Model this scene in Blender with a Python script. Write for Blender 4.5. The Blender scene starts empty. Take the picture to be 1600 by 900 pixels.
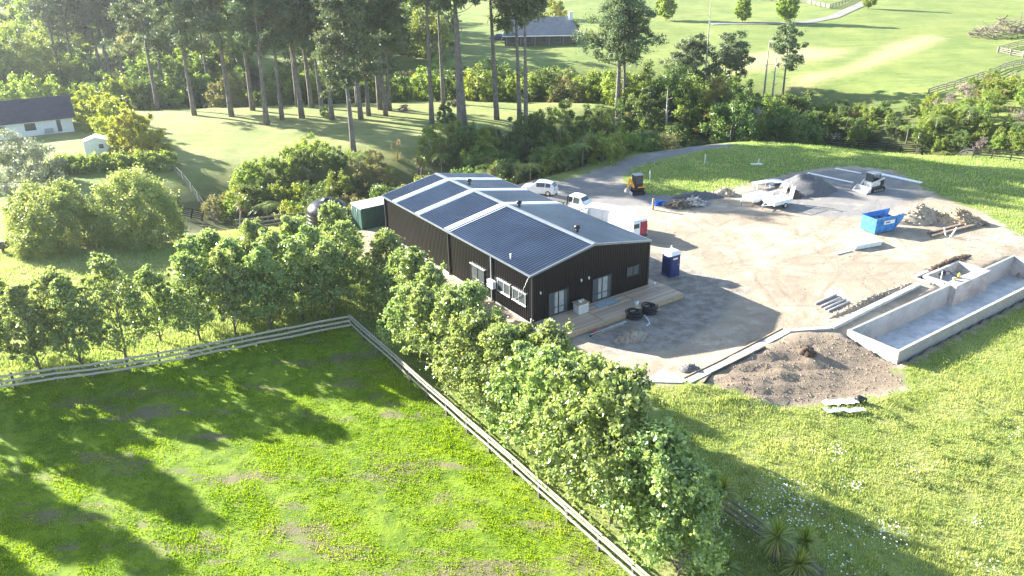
import bpy, math, random
import numpy as np
from mathutils import Vector, Matrix

sc = bpy.context.scene
COL = sc.collection
# ------------------------------------------------------------------ camera
FPX, PIT, ROLL, CH = 1243.26, 0.4241405, -0.0176196, 27.4224
_fw = np.array([0, math.cos(PIT), -math.sin(PIT)]); _up0 = np.array([0, math.sin(PIT), math.cos(PIT)]); _rt0 = np.array([1.0, 0, 0])
_rt = _rt0*math.cos(ROLL) + _up0*math.sin(ROLL); _up = -_rt0*math.sin(ROLL) + _up0*math.cos(ROLL)
cam = bpy.data.objects.new('camera', bpy.data.cameras.new('camera')); COL.objects.link(cam)
cam.data.sensor_width = 36; cam.data.lens = FPX/1600*36
cam.data.clip_start = 0.5; cam.data.clip_end = 6000
m = Matrix.Identity(4)
for i in range(3):
    m[i][0] = _rt[i]; m[i][1] = _up[i]; m[i][2] = -_fw[i]
m[2][3] = CH
cam.matrix_world = m
sc.camera = cam
# ------------------------------------------------------------------ sky and sun
SUN_EL, SUN_AZ = math.radians(21.0), math.radians(150.0)      # azimuth from +X; shadows fall towards -30 degrees
w = bpy.data.worlds.new('World'); sc.world = w; w.use_nodes = True
nt = w.node_tree; bg = nt.nodes['Background']
sky = nt.nodes.new('ShaderNodeTexSky'); sky.sky_type = 'NISHITA'; sky.sun_disc = False
sky.sun_elevation = SUN_EL; sky.sun_rotation = math.radians(90) - SUN_AZ
sky.air_density = 1.0; sky.dust_density = 0.6
nt.links.new(sky.outputs[0], bg.inputs[0]); bg.inputs[1].default_value = 0.075
sl = bpy.data.lights.new('sun', 'SUN'); sl.energy = 4.6; sl.angle = math.radians(0.55); sl.color = (1.0, 0.945, 0.85)
so = bpy.data.objects.new('sun', sl); COL.objects.link(so)
sd = Vector((math.cos(SUN_AZ)*math.cos(SUN_EL), math.sin(SUN_AZ)*math.cos(SUN_EL), math.sin(SUN_EL)))
so.rotation_euler = sd.to_track_quat('Z', 'Y').to_euler(); so.location = (-60, 60, 60)
sc.view_settings.view_transform = 'Standard'; sc.view_settings.look = 'None'
sc.view_settings.gamma = 1; sc.view_settings.use_curve_mapping = False
sc.view_settings.exposure = 2.62
sc.render.resolution_x = 1024; sc.render.resolution_y = 576
sc.render.engine = 'CYCLES'
sc.cycles.max_bounces = 6; sc.cycles.transparent_max_bounces = 8; sc.cycles.transmission_bounces = 4
sc.cycles.diffuse_bounces = 3; sc.cycles.glossy_bounces = 2; sc.cycles.volume_bounces = 0

# ------------------------------------------------------------------ helpers
def vnoise(x, y, seed=0):
    xi = np.floor(x).astype(np.int64); yi = np.floor(y).astype(np.int64); fx = x-xi; fy = y-yi
    fx = fx*fx*(3-2*fx); fy = fy*fy*(3-2*fy)
    def H(a, b):
        n = (a*374761393 + b*668265263 + seed*974711) & 0xffffffff
        n = ((n ^ (n >> 13))*1274126177) & 0xffffffff
        return ((n ^ (n >> 16)) & 0xffff)/65535.0
    return (H(xi, yi)*(1-fx)+H(xi+1, yi)*fx)*(1-fy) + (H(xi, yi+1)*(1-fx)+H(xi+1, yi+1)*fx)*fy
def fbm(x, y, oct=4, seed=0):
    s = 0; a = 0.5
    for i in range(oct):
        s = s + a*vnoise(x*2**i, y*2**i, seed+i*7); a *= 0.5
    return s
def sst(x, a, b):
    t = np.clip((x-a)/(b-a), 0, 1); return t*t*(3-2*t)
def pline_d(x, y, pts):
    d = np.full(np.shape(x), 1e9)
    for (x0, y0), (x1, y1) in zip(pts[:-1], pts[1:]):
        vx, vy = x1-x0, y1-y0; t = np.clip(((x-x0)*vx+(y-y0)*vy)/(vx*vx+vy*vy), 0, 1)
        d = np.minimum(d, np.hypot(x-x0-t*vx, y-y0-t*vy))
    return d
def inpoly(x, y, poly):
    r = np.zeros(np.shape(x), bool); n = len(poly)
    for i in range(n):
        x0, y0 = poly[i]; x1, y1 = poly[(i+1) % n]
        if y0 == y1: continue
        r ^= ((y0 > y) != (y1 > y)) & (x < (x1-x0)*(y-y0)/(y1-y0)+x0)
    return r
def soft(x, y, poly, wd):
    ins = inpoly(x, y, poly); d = pline_d(x, y, list(poly)+[poly[0]])
    return np.clip(0.5 + np.where(ins, d, -d)/(2*wd), 0, 1)

# shed frame: a runs along the gable, b along the length
TH = 0.599128; OX, OY = 1.4848, 54.061
AX, AY = math.cos(TH), math.sin(TH); BX, BY = -AY, AX
LEN, WID, EAVE, RIDGE = 24.476, 11.925, 4.0, 5.09
def loc(s, t): return (OX+AX*s+BX*t, OY+AY*s+BY*t)
def st(x, y): return ((x-OX)*AX+(y-OY)*AY, (x-OX)*BX+(y-OY)*BY)

GULLY1 = [(-33, 90), (-16, 93), (-2, 101), (9, 112), (20, 121), (34, 126), (52, 121), (75, 113), (110, 104), (180, 90)]
GULLY2 = [(-130, 160), (-60, 163), (-10, 166), (30, 158), (52, 140), (60, 122)]
POOL = (18.0, 42.6, -18.85, -14.75)     # s0, s1, t0, t1
def hgt(x, y):
    x = np.asarray(x, float); y = np.asarray(y, float)
    s, t = st(x, y)
    z = np.full(x.shape, -0.12)
    z = z - 0.38*sst(-s/(1+np.maximum(0, t-25)*0.6), 0.25, 1.5)*sst(t, -30, -6)
    z = z - 0.38*sst(-s, 2, 9)*(1-sst(t, -30, -6))
    md = sst(s, -5, 4)*sst(-y, -95, -60)
    z = z - md*(0.75*sst(-t, 12.5, 19.2) + 0.045*np.maximum(0, -t-19))
    z = z - 4.2*np.exp(-(pline_d(x, y, GULLY1)/9.5)**2)*sst(pline_d(x, y, [(-8, 70), (6, 84), (20, 96), (45, 98), (80, 88)]), 6, 16)
    z = z - 6.0*np.exp(-(pline_d(x, y, GULLY2)/14)**2)
    r = np.hypot(x*0.8, y)
    z = z + 27*(1-np.exp(-0.0019*np.maximum(0, r-175)))
    z = z + 1.8*(fbm(x/45, y/45, 3, 5)-0.44)*sst(r, 165, 215)
    z = z + 0.5*(fbm(x/16, y/16, 3, 9)-0.44)*sst(y, 95, 112)
    flat = sst(s, -3, 1)*sst(-t, -34, -26)*sst(t, -20, -12)
    z = z + (0.22*(fbm(x/5, y/5, 3, 2)-0.44))*(1-0.65*flat) + 0.07*(fbm(x/0.9, y/0.9, 3, 3)-0.44)
    z = z - 0.24*sst(s, -1, 1)*sst(-s, -20, -13)*sst(-t, -8, -1)*sst(t, -10, -6)
    q = np.exp(-(((s-9.6)/6.5)**2+((t+15.2)/3.0)**2)**2)
    z = z + q*(0.16+0.55*(fbm(s/1.2, t/1.2, 4, 61)-.44)+0.07*np.sin(s*2.2+t*5.0+5*fbm(s/4, t/4, 2, 62)))
    p = (s > POOL[0]-.05) & (s < POOL[1]+.05) & (t > POOL[2]-.02) & (t < POOL[3]+.05)
    p |= (s > 31.7) & (s < 37.6) & (t > -15) & (t < -12.4)
    z = np.where(p, -2.0, z)
    return z
def hz(x, y): return float(hgt(np.array([x]), np.array([y]))[0])
_tt = np.concatenate([np.arange(15, 140, 0.15), np.arange(140, 900, 0.5)])
def at(px, py):
    """ground point seen at photo pixel (px, py)"""
    d = _fw + _rt*(px-800)/FPX - _up*(py-450)/FPX; d = d/np.hypot(d[0], d[1])
    X = d[0]*_tt; Y = d[1]*_tt; Z = CH+d[2]*_tt
    i = np.argmax(Z < hgt(X, Y))
    return (float(X[i]), float(Y[i]))
def atz(px, py, z):
    d = _fw + _rt*(px-800)/FPX - _up*(py-450)/FPX; k = (z-CH)/d[2]
    return (float(d[0]*k), float(d[1]*k))
def V3(p): return (p[0], p[1], hz(*p))

# ---- materials
def newmat(name):
    m = bpy.data.materials.new(name); m.use_nodes = True
    return m, m.node_tree, m.node_tree.nodes['Principled BSDF']
def nd(t, kind, **kw):
    n = t.nodes.new(kind)
    for k, v in kw.items(): setattr(n, k, v)
    return n
def math_(t, op, a, b=None, c=None, clamp=False):
    n = nd(t, 'ShaderNodeMath', operation=op, use_clamp=clamp)
    for i, v in enumerate((a, b, c)):
        if v is None: continue
        if isinstance(v, (int, float)): n.inputs[i].default_value = v
        else: t.links.new(v, n.inputs[i])
    return n.outputs[0]
def mixc(t, f, a, b):
    n = nd(t, 'ShaderNodeMix', data_type='RGBA')
    for s, v in ((0, f), (6, a), (7, b)):
        if isinstance(v, (int, float)): n.inputs[s].default_value = v
        elif isinstance(v, tuple): n.inputs[s].default_value = (*v, 1) if len(v) == 3 else v
        else: t.links.new(v, n.inputs[s])
    return n.outputs[2]
def noise_(t, co, scale, detail=4, rough=0.55):
    n = nd(t, 'ShaderNodeTexNoise'); n.inputs['Scale'].default_value = scale; n.inputs['Detail'].default_value = detail; n.inputs['Roughness'].default_value = rough
    t.links.new(co, n.inputs['Vector']); return n.outputs['Fac']
def ramp_(t, f, lo, hi):
    n = nd(t, 'ShaderNodeMapRange', interpolation_type='SMOOTHSTEP'); n.inputs[1].default_value = lo; n.inputs[2].default_value = hi
    t.links.new(f, n.inputs[0]); return n.outputs[0]
def M(name, col, rough=0.7, var=0.2, scale=3.0, metal=0.0, spec=0.5, bump=0.0, col2=None):
    m, t, p = newmat(name)
    tc = nd(t, 'ShaderNodeTexCoord')
    f = noise_(t, tc.outputs['Object'], scale, 5, 0.65)
    f2 = ramp_(t, f, 0.3, 0.7)
    c2 = col2 or tuple(c*(1-var) for c in col)
    c1 = col if col2 else tuple(min(1, c*(1+var*0.6)) for c in col)
    t.links.new(mixc(t, f2, c2, c1), p.inputs['Base Color'])
    p.inputs['Roughness'].default_value = rough; p.inputs['Metallic'].default_value = metal; p.inputs['Specular IOR Level'].default_value = spec
    if bump:
        b = nd(t, 'ShaderNodeBump'); b.inputs['Strength'].default_value = bump; b.inputs['Distance'].default_value = 0.05
        t.links.new(noise_(t, tc.outputs['Object'], scale*6, 4), b.inputs['Height']); t.links.new(b.outputs[0], p.inputs['Normal'])
    return m
def LEAF(name, ca, cb, trans=0.42, rough=0.45, spec=0.5, tcol=None, hue=0.12):
    """foliage: colour varies leaf by leaf (attribute tint) and plant by plant"""
    m, t, p = newmat(name)
    a = nd(t, 'ShaderNodeAttribute', attribute_name='tint'); oi = nd(t, 'ShaderNodeObjectInfo')
    c = mixc(t, a.outputs['Fac'], ca, cb)
    v = math_(t, 'MULTIPLY_ADD', oi.outputs['Random'], 2*hue, 1-hue)
    h = nd(t, 'ShaderNodeHueSaturation'); t.links.new(c, h.inputs['Color']); t.links.new(v, h.inputs['Value'])
    h.inputs['Hue'].default_value = 0.5
    t.links.new(math_(t, 'MULTIPLY_ADD', oi.outputs['Random'], 0.03, 0.485), h.inputs['Hue'])
    t.links.new(h.outputs[0], p.inputs['Base Color']); p.inputs['Roughness'].default_value = rough; p.inputs['Specular IOR Level'].default_value = spec
    tr = nd(t, 'ShaderNodeBsdfTranslucent')
    k = nd(t, 'ShaderNodeMix', data_type='RGBA', blend_type='MULTIPLY'); k.inputs[0].default_value = 1
    t.links.new(h.outputs[0], k.inputs[6]); k.inputs[7].default_value = (*(tcol or (1.5, 1.45, 0.6)), 1)
    t.links.new(k.outputs[2], tr.inputs['Color'])
    ms = nd(t, 'ShaderNodeMixShader'); ms.inputs[0].default_value = trans
    t.links.new(p.outputs[0], ms.inputs[1]); t.links.new(tr.outputs[0], ms.inputs[2])
    t.links.new(ms.outputs[0], t.nodes['Material Output'].inputs['Surface'])
    return m

# ---- objects
def tag(o, label=None, cat=None, group=None, kind=None):
    if label: o['label'] = label
    if cat: o['category'] = cat
    if group: o['group'] = group
    if kind: o['kind'] = kind
    return o
def empty(name, p=(0, 0, 0), rz=0, label=None, cat=None, group=None):
    o = bpy.data.objects.new(name, None); COL.objects.link(o); o.location = p; o.rotation_euler = (0, 0, rz); o.empty_display_size = 0.3
    return tag(o, label, cat, group)
def link(name, me, parent=None, p=(0, 0, 0)):
    o = bpy.data.objects.new(name, me); COL.objects.link(o); o.parent = parent; o.location = p
    return o
def copy_tree(o, parent=None):
    c = o.copy(); COL.objects.link(c); c.parent = parent
    for ch in list(o.children): copy_tree(ch, c)
    return c
class MB:
    """collects shapes for ONE mesh object"""
    def __init__(s): s.v = []; s.f = []; s.sm = []
    def add(s, vs, fs, smooth=False):
        n = len(s.v); s.v += [tuple(q) for q in vs]; s.f += [tuple(i+n for i in f) for f in fs]; s.sm += [smooth]*len(fs); return s
    def box(s, x0, x1, y0, y1, z0, z1, bev=0.0):
        if bev <= 0:
            return s.add([(x, y, z) for z in (z0, z1) for y in (y0, y1) for x in (x0, x1)], [(0, 2, 3, 1), (4, 5, 7, 6), (0, 1, 5, 4), (2, 6, 7, 3), (0, 4, 6, 2), (1, 3, 7, 5)])
        b = bev; o = lambda e: [(x0+b-e, y0), (x1-b+e, y0), (x1, y0+b-e), (x1, y1-b+e), (x1-b+e, y1), (x0+b-e, y1), (x0, y1-b+e), (x0, y0+b-e)]
        rings = [[(x0+b, y0+b), (x1-b, y0+b), (x1-b, y0+b), (x1-b, y1-b), (x1-b, y1-b), (x0+b, y1-b), (x0+b, y1-b), (x0+b, y0+b)]]
        ring = o(0); R = [(rings[0], z0), (ring, z0+b), (ring, z1-b), (rings[0], z1)]
        vs = [(x, y, z) for rg, z in R for (x, y) in rg]; fs = []
        for k in range(3):
            for i in range(8): fs.append((k*8+i, k*8+(i+1) % 8, k*8+8+(i+1) % 8, k*8+8+i))
        fs += [(24, 25, 27, 29), (0, 5, 3, 1)]
        return s.add(vs, fs)
    def prism(s, poly, y0, y1):
        """poly in (x, z), extruded along y"""
        n = len(poly); vs = [(x, y0, z) for x, z in poly]+[(x, y1, z) for x, z in poly]
        return s.add(vs, [tuple(range(n)), tuple(range(2*n-1, n-1, -1))]+[(i, i+n, (i+1) % n+n, (i+1) % n) for i in range(n)])
    def slab(s, poly, z0, z1):
        n = len(poly); vs = [(x, y, z0) for x, y in poly]+[(x, y, z1) for x, y in poly]
        return s.add(vs, [tuple(range(n-1, -1, -1)), tuple(range(n, 2*n))]+[(i, (i+1) % n, (i+1) % n+n, i+n) for i in range(n)])
    def tube(s, path, rad, n=6, cap=True):
        P = [Vector(p) for p in path]; base = len(s.v); prev = None
        if not hasattr(rad, '__len__'): rad = [rad]*len(P)
        for i, p in enumerate(P):
            d = (P[min(i+1, len(P)-1)]-P[max(i-1, 0)]).normalized()
            r = prev if prev else (Vector((0, 0, 1)) if abs(d.z) < 0.9 else Vector((1, 0, 0)))
            u = d.cross(r).normalized() if not prev else (prev-d*prev.dot(d)).normalized(); prev = u; v = d.cross(u)
            for k in range(n):
                a = 2*math.pi*k/n; s.v.append(tuple(p+(u*math.cos(a)+v*math.sin(a))*rad[i]))
        for i in range(len(P)-1):
            for k in range(n):
                s.f.append((base+i*n+k, base+i*n+(k+1) % n, base+(i+1)*n+(k+1) % n, base+(i+1)*n+k)); s.sm.append(True)
        if cap:
            s.f.append(tuple(base+k for k in range(n-1, -1, -1))); s.f.append(tuple(base+(len(P)-1)*n+k for k in range(n))); s.sm += [False, False]
        return s
    def cyl(s, c, r, z0, z1, n=16, r2=None):
        return s.tube([(c[0], c[1], z0), (c[0], c[1], z1)], [r, r if r2 is None else r2], n)
    def lathe(s, prof, n=20, c=(0, 0), sq=(1, 1)):
        base = len(s.v)
        for r, z in prof:
            for k in range(n): a = 2*math.pi*k/n; s.v.append((c[0]+r*math.cos(a)*sq[0], c[1]+r*math.sin(a)*sq[1], z))
        for i in range(len(prof)-1):
            for k in range(n): s.f.append((base+i*n+k, base+i*n+(k+1) % n, base+(i+1)*n+(k+1) % n, base+(i+1)*n+k)); s.sm.append(True)
        s.f.append(tuple(base+(len(prof)-1)*n+k for k in range(n))); s.sm.append(True)
        return s
    def bar(s, p, q, w, h):
        """square bar from p to q, w across, h upright"""
        p = Vector(p); q = Vector(q); d = (q-p).normalized(); side = d.cross(Vector((0, 0, 1)))
        side = side.normalized() if side.length > 1e-3 else Vector((1, 0, 0)); up = side.cross(d)
        vs = [e+side*(i*w/2)+up*(j*h/2) for e in (p, q) for i, j in ((-1, -1), (1, -1), (1, 1), (-1, 1))]
        return s.add(vs, [(0, 1, 2, 3), (7, 6, 5, 4), (0, 4, 5, 1), (1, 5, 6, 2), (2, 6, 7, 3), (3, 7, 4, 0)])
    def mesh(s, name, mat):
        me = bpy.data.meshes.new(name); me.from_pydata(s.v, [], s.f); me.materials.append(mat)
        me.polygons.foreach_set('use_smooth', s.sm); me.update(); return me
    def build(s, name, mat, parent=None, p=(0, 0, 0)): return link(name, s.mesh(name, mat), parent, p)
def mesh_np(name, V, F, mat, tint=None, smooth=False):
    """V (n,3), F (m,k) all faces with k corners"""
    me = bpy.data.meshes.new(name); n, k = F.shape
    me.vertices.add(len(V)); me.vertices.foreach_set('co', np.ascontiguousarray(V, np.float32).ravel())
    me.loops.add(n*k); me.loops.foreach_set('vertex_index', np.ascontiguousarray(F, np.int32).ravel())
    me.polygons.add(n); me.polygons.foreach_set('loop_start', np.arange(0, n*k, k, dtype=np.int32))
    me.polygons.foreach_set('use_smooth', np.full(n, smooth))
    me.materials.append(mat)
    if tint is not None:
        at_ = me.attributes.new('tint', 'FLOAT', 'FACE'); at_.data.foreach_set('value', tint.astype(np.float32))
    me.update(calc_edges=True); me.validate(); return me
_boxes = {}
def ubox(name, mat, parent, c, size, ex=(1, 0, 0), rot=None):
    """a box piece sharing one unit mesh per material; ex is its long axis"""
    if mat.name not in _boxes: _boxes[mat.name] = MB().box(-.5, .5, -.5, .5, -.5, .5, 0).mesh('piece', mat)
    o = link(name, _boxes[mat.name], parent)
    x = Vector(ex).normalized(); y = Vector((0, 0, 1)).cross(x)
    y = y.normalized() if y.length > 1e-4 else Vector((0, 1, 0)); z = x.cross(y)
    R = Matrix((x, y, z)).transposed().to_4x4()
    o.matrix_local = Matrix.Translation(c) @ R @ Matrix.Diagonal((*size, 1))
    return o
# ------------------------------------------------------------------ ground
def axis(lo, hi, f0, f1, step, grow):
    a = list(np.arange(f0, f1, step)); d = step; v = f1
    while v < hi: a.append(v); d = min(d*grow, 40); v += d
    a.append(hi); d = step; v = f0-step; b = []
    while v > lo: b.append(v); d = min(d*grow, 40); v -= d
    b.append(lo); return np.array(b[::-1]+a)
gx = axis(-900, 900, -46, 56, 0.42, 1.035); gy = axis(-60, 1100, 22, 100, 0.42, 1.028)
GX, GY = np.meshgrid(gx, gy); X = GX.ravel(); Y = GY.ravel(); Z = hgt(X, Y)
nx, ny = len(gx), len(gy)
ii = (np.arange(ny-1)[:, None]*nx + np.arange(nx-1)[None, :]).ravel()
GF = np.stack([ii, ii+1, ii+nx+1, ii+nx], 1)
def W(px): return [at(*q) for q in px]
# bare ground of the building site, in plan
DIRT = W([(860, 512), (900, 545), (960, 575), (1010, 600), (1100, 597), (1150, 614), (1200, 630), (1260, 636), (1330, 626), (1420, 607), (1398, 580), (1395, 562)]) + \
    [loc(17.5, -19.4), loc(60, -19.6)] + W([(1600, 372), (1560, 345), (1530, 330), (1480, 312), (1430, 287), (1395, 266), (1330, 260), (1285, 262), (1240, 270), (1180, 284), (1130, 298), (1060, 308), (1010, 303), (982, 290), (968, 281), (990, 262), (1040, 246), (1110, 233), (1160, 229), (1110, 226), (1040, 235), (990, 245), (945, 262), (895, 279), (855, 288), (820, 284)]) + \
    [loc(13.2, 26.5), loc(6, 27.5), loc(-5, 27), loc(-5.5, 20), loc(-1.8, 19), loc(-1.4, 8), loc(-1.5, -1.5)]
GRAV = W([(968, 281), (990, 262), (1040, 246), (1110, 233), (1170, 229), (1110, 226), (1040, 235), (990, 245), (945, 262), (895, 279), (855, 288), (850, 300), (900, 320), (940, 325), (1000, 322), (1060, 330), (1110, 322), (1110, 305), (1010, 303), (982, 290)])
GRAV2 = W([(1150, 300), (1240, 268), (1330, 262), (1400, 270), (1440, 292), (1440, 310), (1400, 335), (1320, 345), (1240, 335), (1180, 325)])
SOIL = W([(1105, 598), (1160, 562), (1215, 532), (1290, 522), (1335, 535), (1385, 568), (1425, 600), (1330, 622), (1230, 632), (1170, 622)])
TAN = W([(1250, 122), (1330, 108), (1400, 68), (1455, 55), (1468, 60), (1430, 78), (1350, 105), (1290, 122), (1245, 140)])
TAN2 = W([(1140, 90), (1250, 75), (1330, 78), (1300, 90), (1190, 110), (1130, 115)])
PADD = W([(0, 608), (548, 512)]) + [loc(-11.4, -6), loc(-11.4, -70), (-80, -10), (-80, 35)]
shed_shade = soft(X, Y, W([(905, 525), (960, 560), (1060, 545), (1120, 505), (1145, 470), (1180, 455), (1100, 425), (1030, 395)])+[loc(13.5, 12), loc(12.2, 12), loc(12.2, 0), loc(0, -.3)], 1.6)
dirt = soft(X, Y, DIRT, 1.3); dirt[(np.hypot(X, Y) > 180)] = 0
grav = np.maximum(soft(X, Y, GRAV, 1.2), 0.75*soft(X, Y, GRAV2, 1.8)); soil = soft(X, Y, SOIL, 1.4)
# grey clay zone beside the deck carries the shed's shadow in its colour
tan = np.maximum(soft(X, Y, TAN, 3), 0.8*soft(X, Y, TAN2, 3))
padd = soft(X, Y, PADD, 0.5)
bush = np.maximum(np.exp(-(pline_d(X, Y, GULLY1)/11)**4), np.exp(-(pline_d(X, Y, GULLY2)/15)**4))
# dry worn lawn under the pines
lawn = sst(Y, 97, 106)*(1-sst(Y, 165, 175))*sst(-X, -32, -22)
dry = np.clip(soft(X, Y, W([(0, 395), (250, 385), (420, 350), (420, 380), (300, 460), (0, 560)]), 3)*0.9 + 0.5*lawn*fbm(X/9, Y/9, 3, 77)*1.4, 0, 1)
mead = soft(X, Y, [loc(-4, -8), loc(8, -14), loc(18, -19), loc(70, -19), (120, 60), (60, -60), (8, -20)], 2)
gm = mesh_np('ground', np.stack([X, Y, Z], 1), GF, bpy.data.materials.new('tmp'), None, True)
for nm, a in dict(dirt=dirt, grav=grav, soil=soil, tan=tan, padd=padd, shed_shade=shed_shade, bush=bush, dry=dry, mead=mead).items():
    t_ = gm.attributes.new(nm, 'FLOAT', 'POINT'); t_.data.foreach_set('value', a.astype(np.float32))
TRACKS = [(60, 40, 40, .4), (10, 95, 32, .35), (0, 110, 48, .4), (30, 20, 46, .4), (75, 70, 46, .38), (-30, 60, 52, .38), (28, 70, 8, .36)]
def ground_mat():
    m, t, p = newmat('ground')
    A = lambda n: nd(t, 'ShaderNodeAttribute', attribute_name=n).outputs['Fac']
    g = nd(t, 'ShaderNodeNewGeometry').outputs['Position']
    n1 = noise_(t, g, 0.12, 5); n2 = noise_(t, g, 1.1, 6, 0.65); n3 = noise_(t, g, 7.0, 5, 0.7); n4 = noise_(t, g, 0.45, 5, 0.6)
    # sharpen zone borders with noise
    def edge(a, amt=0.8): return ramp_(t, math_(t, 'ADD', a, math_(t, 'MULTIPLY', math_(t, 'SUBTRACT', n2, 0.5), amt*2)), 0.36, 0.64)
    grass = mixc(t, ramp_(t, n1, .35, .65), (0.12, 0.175, 0.035), (0.18, 0.22, 0.05))
    grass = mixc(t, math_(t, 'MULTIPLY', ramp_(t, n2, .5, .75), 0.6), grass, (0.25, 0.25, 0.085))
    grass = mixc(t, math_(t, 'MULTIPLY', ramp_(t, n3, .55, .75), 0.5), grass, (0.07, 0.11, 0.025))
    mf = nd(t, 'ShaderNodeMapping'); mf.inputs['Rotation'].default_value = (0, 0, 0.5); mf.inputs['Scale'].default_value = (0.09, 0.7, 1); t.links.new(g, mf.inputs[0])
    nf = noise_(t, mf.outputs[0], 1.2, 5, 0.65)
    grass = mixc(t, math_(t, 'MULTIPLY', ramp_(t, nf, .45, .7), 0.45), grass, (0.28, 0.27, 0.10))
    grass = mixc(t, math_(t, 'MULTIPLY', ramp_(t, n4, .5, .7), 0.4), grass, (0.075, 0.125, 0.025))
    grass = mixc(t, math_(t, 'MULTIPLY', A('dry'), ramp_(t, n4, .25, .6)), grass, (0.36, 0.33, 0.15))
    grass = mixc(t, math_(t, 'MULTIPLY', A('tan'), ramp_(t, n2, .2, .6)), grass, (0.44, 0.36, 0.20))
    pg = mixc(t, ramp_(t, n2, .35, .6), (0.08, 0.14, 0.008), (0.16, 0.235, 0.012))
    # paddock: worn earth shows through in patches that run along the fence
    mp = nd(t, 'ShaderNodeMapping'); mp.inputs['Rotation'].default_value = (0, 0, -2.17); mp.inputs['Scale'].default_value = (0.28, 1.0, 1); t.links.new(g, mp.inputs[0])
    pn = noise_(t, mp.outputs[0], 0.55, 6, 0.7)
    pg = mixc(t, math_(t, 'MULTIPLY', ramp_(t, pn, .525, .62), 0.9), pg, mixc(t, n3, (0.10, 0.08, 0.045), (0.22, 0.18, 0.12)))
    grass = mixc(t, A('padd'), grass, pg)
    mg = mixc(t, ramp_(t, n4, .35, .65), (0.16, 0.215, 0.05), (0.27, 0.285, 0.10))
    grass = mixc(t, A('mead'), grass, mg)
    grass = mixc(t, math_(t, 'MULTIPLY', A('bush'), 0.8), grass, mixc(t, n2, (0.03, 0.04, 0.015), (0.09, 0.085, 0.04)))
    # clay with wheel tracks
    d1 = mixc(t, ramp_(t, n4, .3, .7), (0.29, 0.23, 0.16), (0.43, 0.355, 0.265))
    d1 = mixc(t, math_(t, 'MULTIPLY', ramp_(t, n2, .48, .7), 0.7), d1, (0.50, 0.43, 0.34))
    d1 = mixc(t, math_(t, 'MULTIPLY', ramp_(t, n1, .42, .60), 0.7), d1, (0.24, 0.19, 0.14))
    d1 = mixc(t, math_(t, 'MULTIPLY', ramp_(t, n3, .58, .72), 0.6), d1, (0.20, 0.15, 0.10))
    mt = nd(t, 'ShaderNodeMapping'); mt.inputs['Rotation'].default_value = (0, 0, -0.95); mt.inputs['Scale'].default_value = (0.16, 1.5, 1); t.links.new(g, mt.inputs[0])
    tn = noise_(t, mt.outputs[0], 1.3, 5, 0.6)
    trk = math_(t, 'MULTIPLY', ramp_(t, tn, .54, .68), ramp_(t, n4, .40, .62))
    d1 = mixc(t, math_(t, 'MULTIPLY', trk, 0.75), d1, (0.235, 0.185, 0.13))
    # wheel tracks: pairs of arcs pressed into the clay
    sx_ = nd(t, 'ShaderNodeSeparateXYZ'); t.links.new(g, sx_.inputs[0]); wob = math_(t, 'ADD', math_(t, 'MULTIPLY', math_(t, 'SUBTRACT', n1, .5), 3.0), math_(t, 'MULTIPLY', math_(t, 'SUBTRACT', n3, .5), .35))
    arcs = None
    for (cx, cy, R_, wt) in TRACKS:
        dx = math_(t, 'SUBTRACT', sx_.outputs[0], cx); dy = math_(t, 'SUBTRACT', sx_.outputs[1], cy)
        dd = math_(t, 'ADD', math_(t, 'SQRT', math_(t, 'ADD', math_(t, 'MULTIPLY', dx, dx), math_(t, 'MULTIPLY', dy, dy))), wob)
        e = math_(t, 'ABSOLUTE', math_(t, 'SUBTRACT', math_(t, 'ABSOLUTE', math_(t, 'SUBTRACT', dd, R_)), .8))
        mk = math_(t, 'MULTIPLY', math_(t, 'SUBTRACT', 1.0, math_(t, 'MULTIPLY', e, 1/wt), clamp=True), 1.0)
        arcs = mk if arcs is None else math_(t, 'MAXIMUM', arcs, mk)
    arcs = math_(t, 'MULTIPLY', arcs, ramp_(t, noise_(t, g, .35, 4), .38, .6))
    d1 = mixc(t, math_(t, 'MULTIPLY', arcs, 0.55), d1, (0.21, 0.165, 0.115))
    shade_mix = math_(t, 'MULTIPLY', edge(A('shed_shade'), .45), .8)
    d1 = mixc(t, shade_mix, d1, mixc(t, ramp_(t, n2, .35, .65), (0.14, 0.125, 0.105), (0.28, 0.255, 0.225)))  # clay beside the deck coloured darker to deepen the shed's shadow
    gr = mixc(t, n3, (0.13, 0.125, 0.12), (0.26, 0.25, 0.235))
    gr = mixc(t, math_(t, 'MULTIPLY', ramp_(t, n4, .45, .7), .6), gr, (0.33, 0.29, 0.24))
    d1 = mixc(t, edge(A('grav'), .3), d1, gr)
    sl_ = mixc(t, n3, (0.13, 0.098, 0.068), (0.27, 0.21, 0.15))
    sl_ = mixc(t, math_(t, 'MULTIPLY', ramp_(t, n2, .4, .7), .5), sl_, (0.36, 0.275, 0.19))
    d1 = mixc(t, edge(A('soil'), .7), d1, sl_)
    fd = edge(A('dirt'))
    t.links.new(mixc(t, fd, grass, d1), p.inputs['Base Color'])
    p.inputs['Roughness'].default_value = 0.9; p.inputs['Specular IOR Level'].default_value = 0.25
    b = nd(t, 'ShaderNodeBump'); b.inputs['Distance'].default_value = 0.10
    hh = math_(t, 'ADD', math_(t, 'MULTIPLY', n2, 0.7), math_(t, 'ADD', math_(t, 'MULTIPLY', n3, 0.5), math_(t, 'ADD', math_(t, 'MULTIPLY', trk, -0.25), math_(t, 'MULTIPLY', arcs, -0.22))))
    t.links.new(hh, b.inputs['Height']); b.inputs['Strength'].default_value = 0.8; t.links.new(b.outputs[0], p.inputs['Normal'])
    return m
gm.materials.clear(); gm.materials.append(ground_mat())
ground = link('ground', gm); tag(ground, 'grassed land with bare clay yard, gullies and far hillside', 'ground', kind='structure')

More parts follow.
